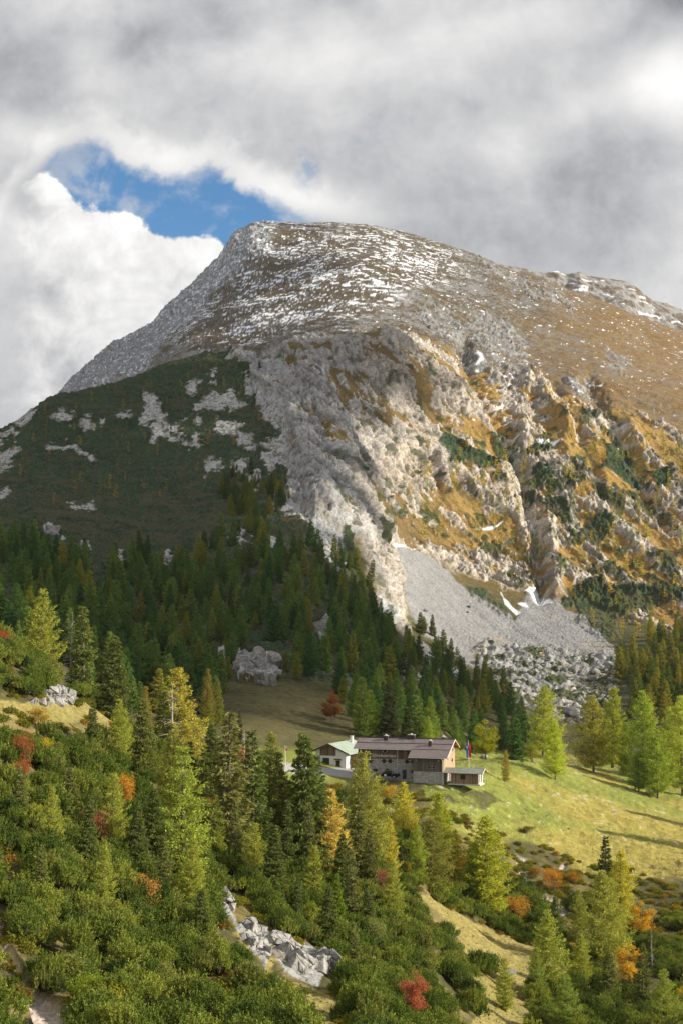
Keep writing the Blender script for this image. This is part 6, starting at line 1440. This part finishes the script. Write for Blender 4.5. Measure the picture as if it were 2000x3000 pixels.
ZC = 1250.; Ps = P2[sel]; tpar = (ZC-Ps[:, 2])/SUN[2]; cxp = Ps[:, 0]+SUN[0]*tpar; cyp = Ps[:, 1]+SUN[1]*tpar
CS = 13.; x0_, y0_ = cxp.min()-300, cyp.min()-300; nx_, ny_ = int((cxp.max()+300-x0_)/CS), int((cyp.max()+300-y0_)/CS)
ix = ((cxp-x0_)/CS).astype(int); iy = ((cyp-y0_)/CS).astype(int)
num = np.zeros((nx_, ny_)); den = np.zeros((nx_, ny_)); np.add.at(num, (ix, iy), want); np.add.at(den, (ix, iy), 1)
vot = num/np.maximum(den, 1); wgt = (den > 0).astype(float)
def blur(a, s):
    k = np.exp(-.5*(np.arange(-int(3*s), int(3*s)+1)/s)**2); k /= k.sum()
    a = np.apply_along_axis(lambda r_: np.convolve(r_, k, 'same'), 0, a); return np.apply_along_axis(lambda r_: np.convolve(r_, k, 'same'), 1, a)
f1 = blur(vot*wgt, 1.0); w1 = blur(wgt, 1.0); f2 = blur(vot*wgt, 6.); w2 = blur(wgt, 6.)
field = (f1+f2*.05)/(w1+w2*.05+1e-6)
gx, gy = np.meshgrid(x0_+(np.arange(nx_)+.5)*CS, y0_+(np.arange(ny_)+.5)*CS, indexing='ij')
field = field + .16*fbm(gx/80., gy/80., oct=3) + .9*perlin(gx/62.+3, gy/42.)*(1-np.abs(2*np.clip(field, 0, 1)-1)**3) - (w2 < .02)*.6
th = np.clip(field-.5, 0, .35)/.35; th = np.sqrt(th)*(45+25*fbm(gx/60.+9, gy/60., oct=3)); th[0] = th[-1] = 0; th[:, 0] = th[:, -1] = 0
top = np.stack([gx, gy, ZC+th], -1); bot = np.stack([gx, gy, ZC-th*.35], -1)
gi_ = np.arange(nx_*ny_).reshape(nx_, ny_); on = (np.maximum.reduce([th[:-1, :-1], th[1:, :-1], th[:-1, 1:], th[1:, 1:]]) > .5)
qt = np.stack([gi_[:-1, :-1], gi_[1:, :-1], gi_[1:, 1:], gi_[:-1, 1:]], -1)[on]; qb = qt[:, ::-1]+nx_*ny_
used, inv = np.unique(np.concatenate([qt, qb]), return_inverse=True)
m_, t_, o_ = new_mat('shade_cloud'); dd = t_.new('ShaderNodeBsdfDiffuse'); dd.inputs[0].default_value = (.85, .86, .88, 1); t_.l.new(dd.outputs[0], o_.inputs[0])
co = link(bpy.data.objects.new('cloud', mesh_np('cloud', np.concatenate([top.reshape(-1, 3), bot.reshape(-1, 3)])[used], inv.reshape(-1, 4), m_))); tag(co, 'broad cloud out of view, shaped to shade the summit and forest', 'cloud', None, 'stuff')
print('cloud', co.dimensions[:], co.matrix_world.translation[:], 'x from', gx[th > 0].min(), round(time.time()-T0, 1))
# ------------------------------------------------------------------ haze
hz = MB(); hz.box(-1900, -60, float(P2[..., 2].min())-1, 1900, 3900, 760, None); hz.mats = []
me = bpy.data.meshes.new('haze'); me.from_pydata(hz.v, [], hz.f); me.update()
m_, t_, o_ = new_mat('haze_air'); pv = t_.new('ShaderNodeVolumePrincipled'); pv.inputs['Color'].default_value = (.90, .94, 1, 1); pv.inputs['Density'].default_value = .00002; pv.inputs['Anisotropy'].default_value = .2
t_.l.new(pv.outputs[0], o_.inputs['Volume']); me.materials.append(m_)
ho = link(bpy.data.objects.new('haze', me)); tag(ho, 'thin blue haze over the whole valley', 'haze', None, 'stuff')
print('haze z', float(P2[..., 2].min()), float(P2[..., 2].max()), P2[..., 1].max(), P2[..., 0].min(), P2[..., 0].max())
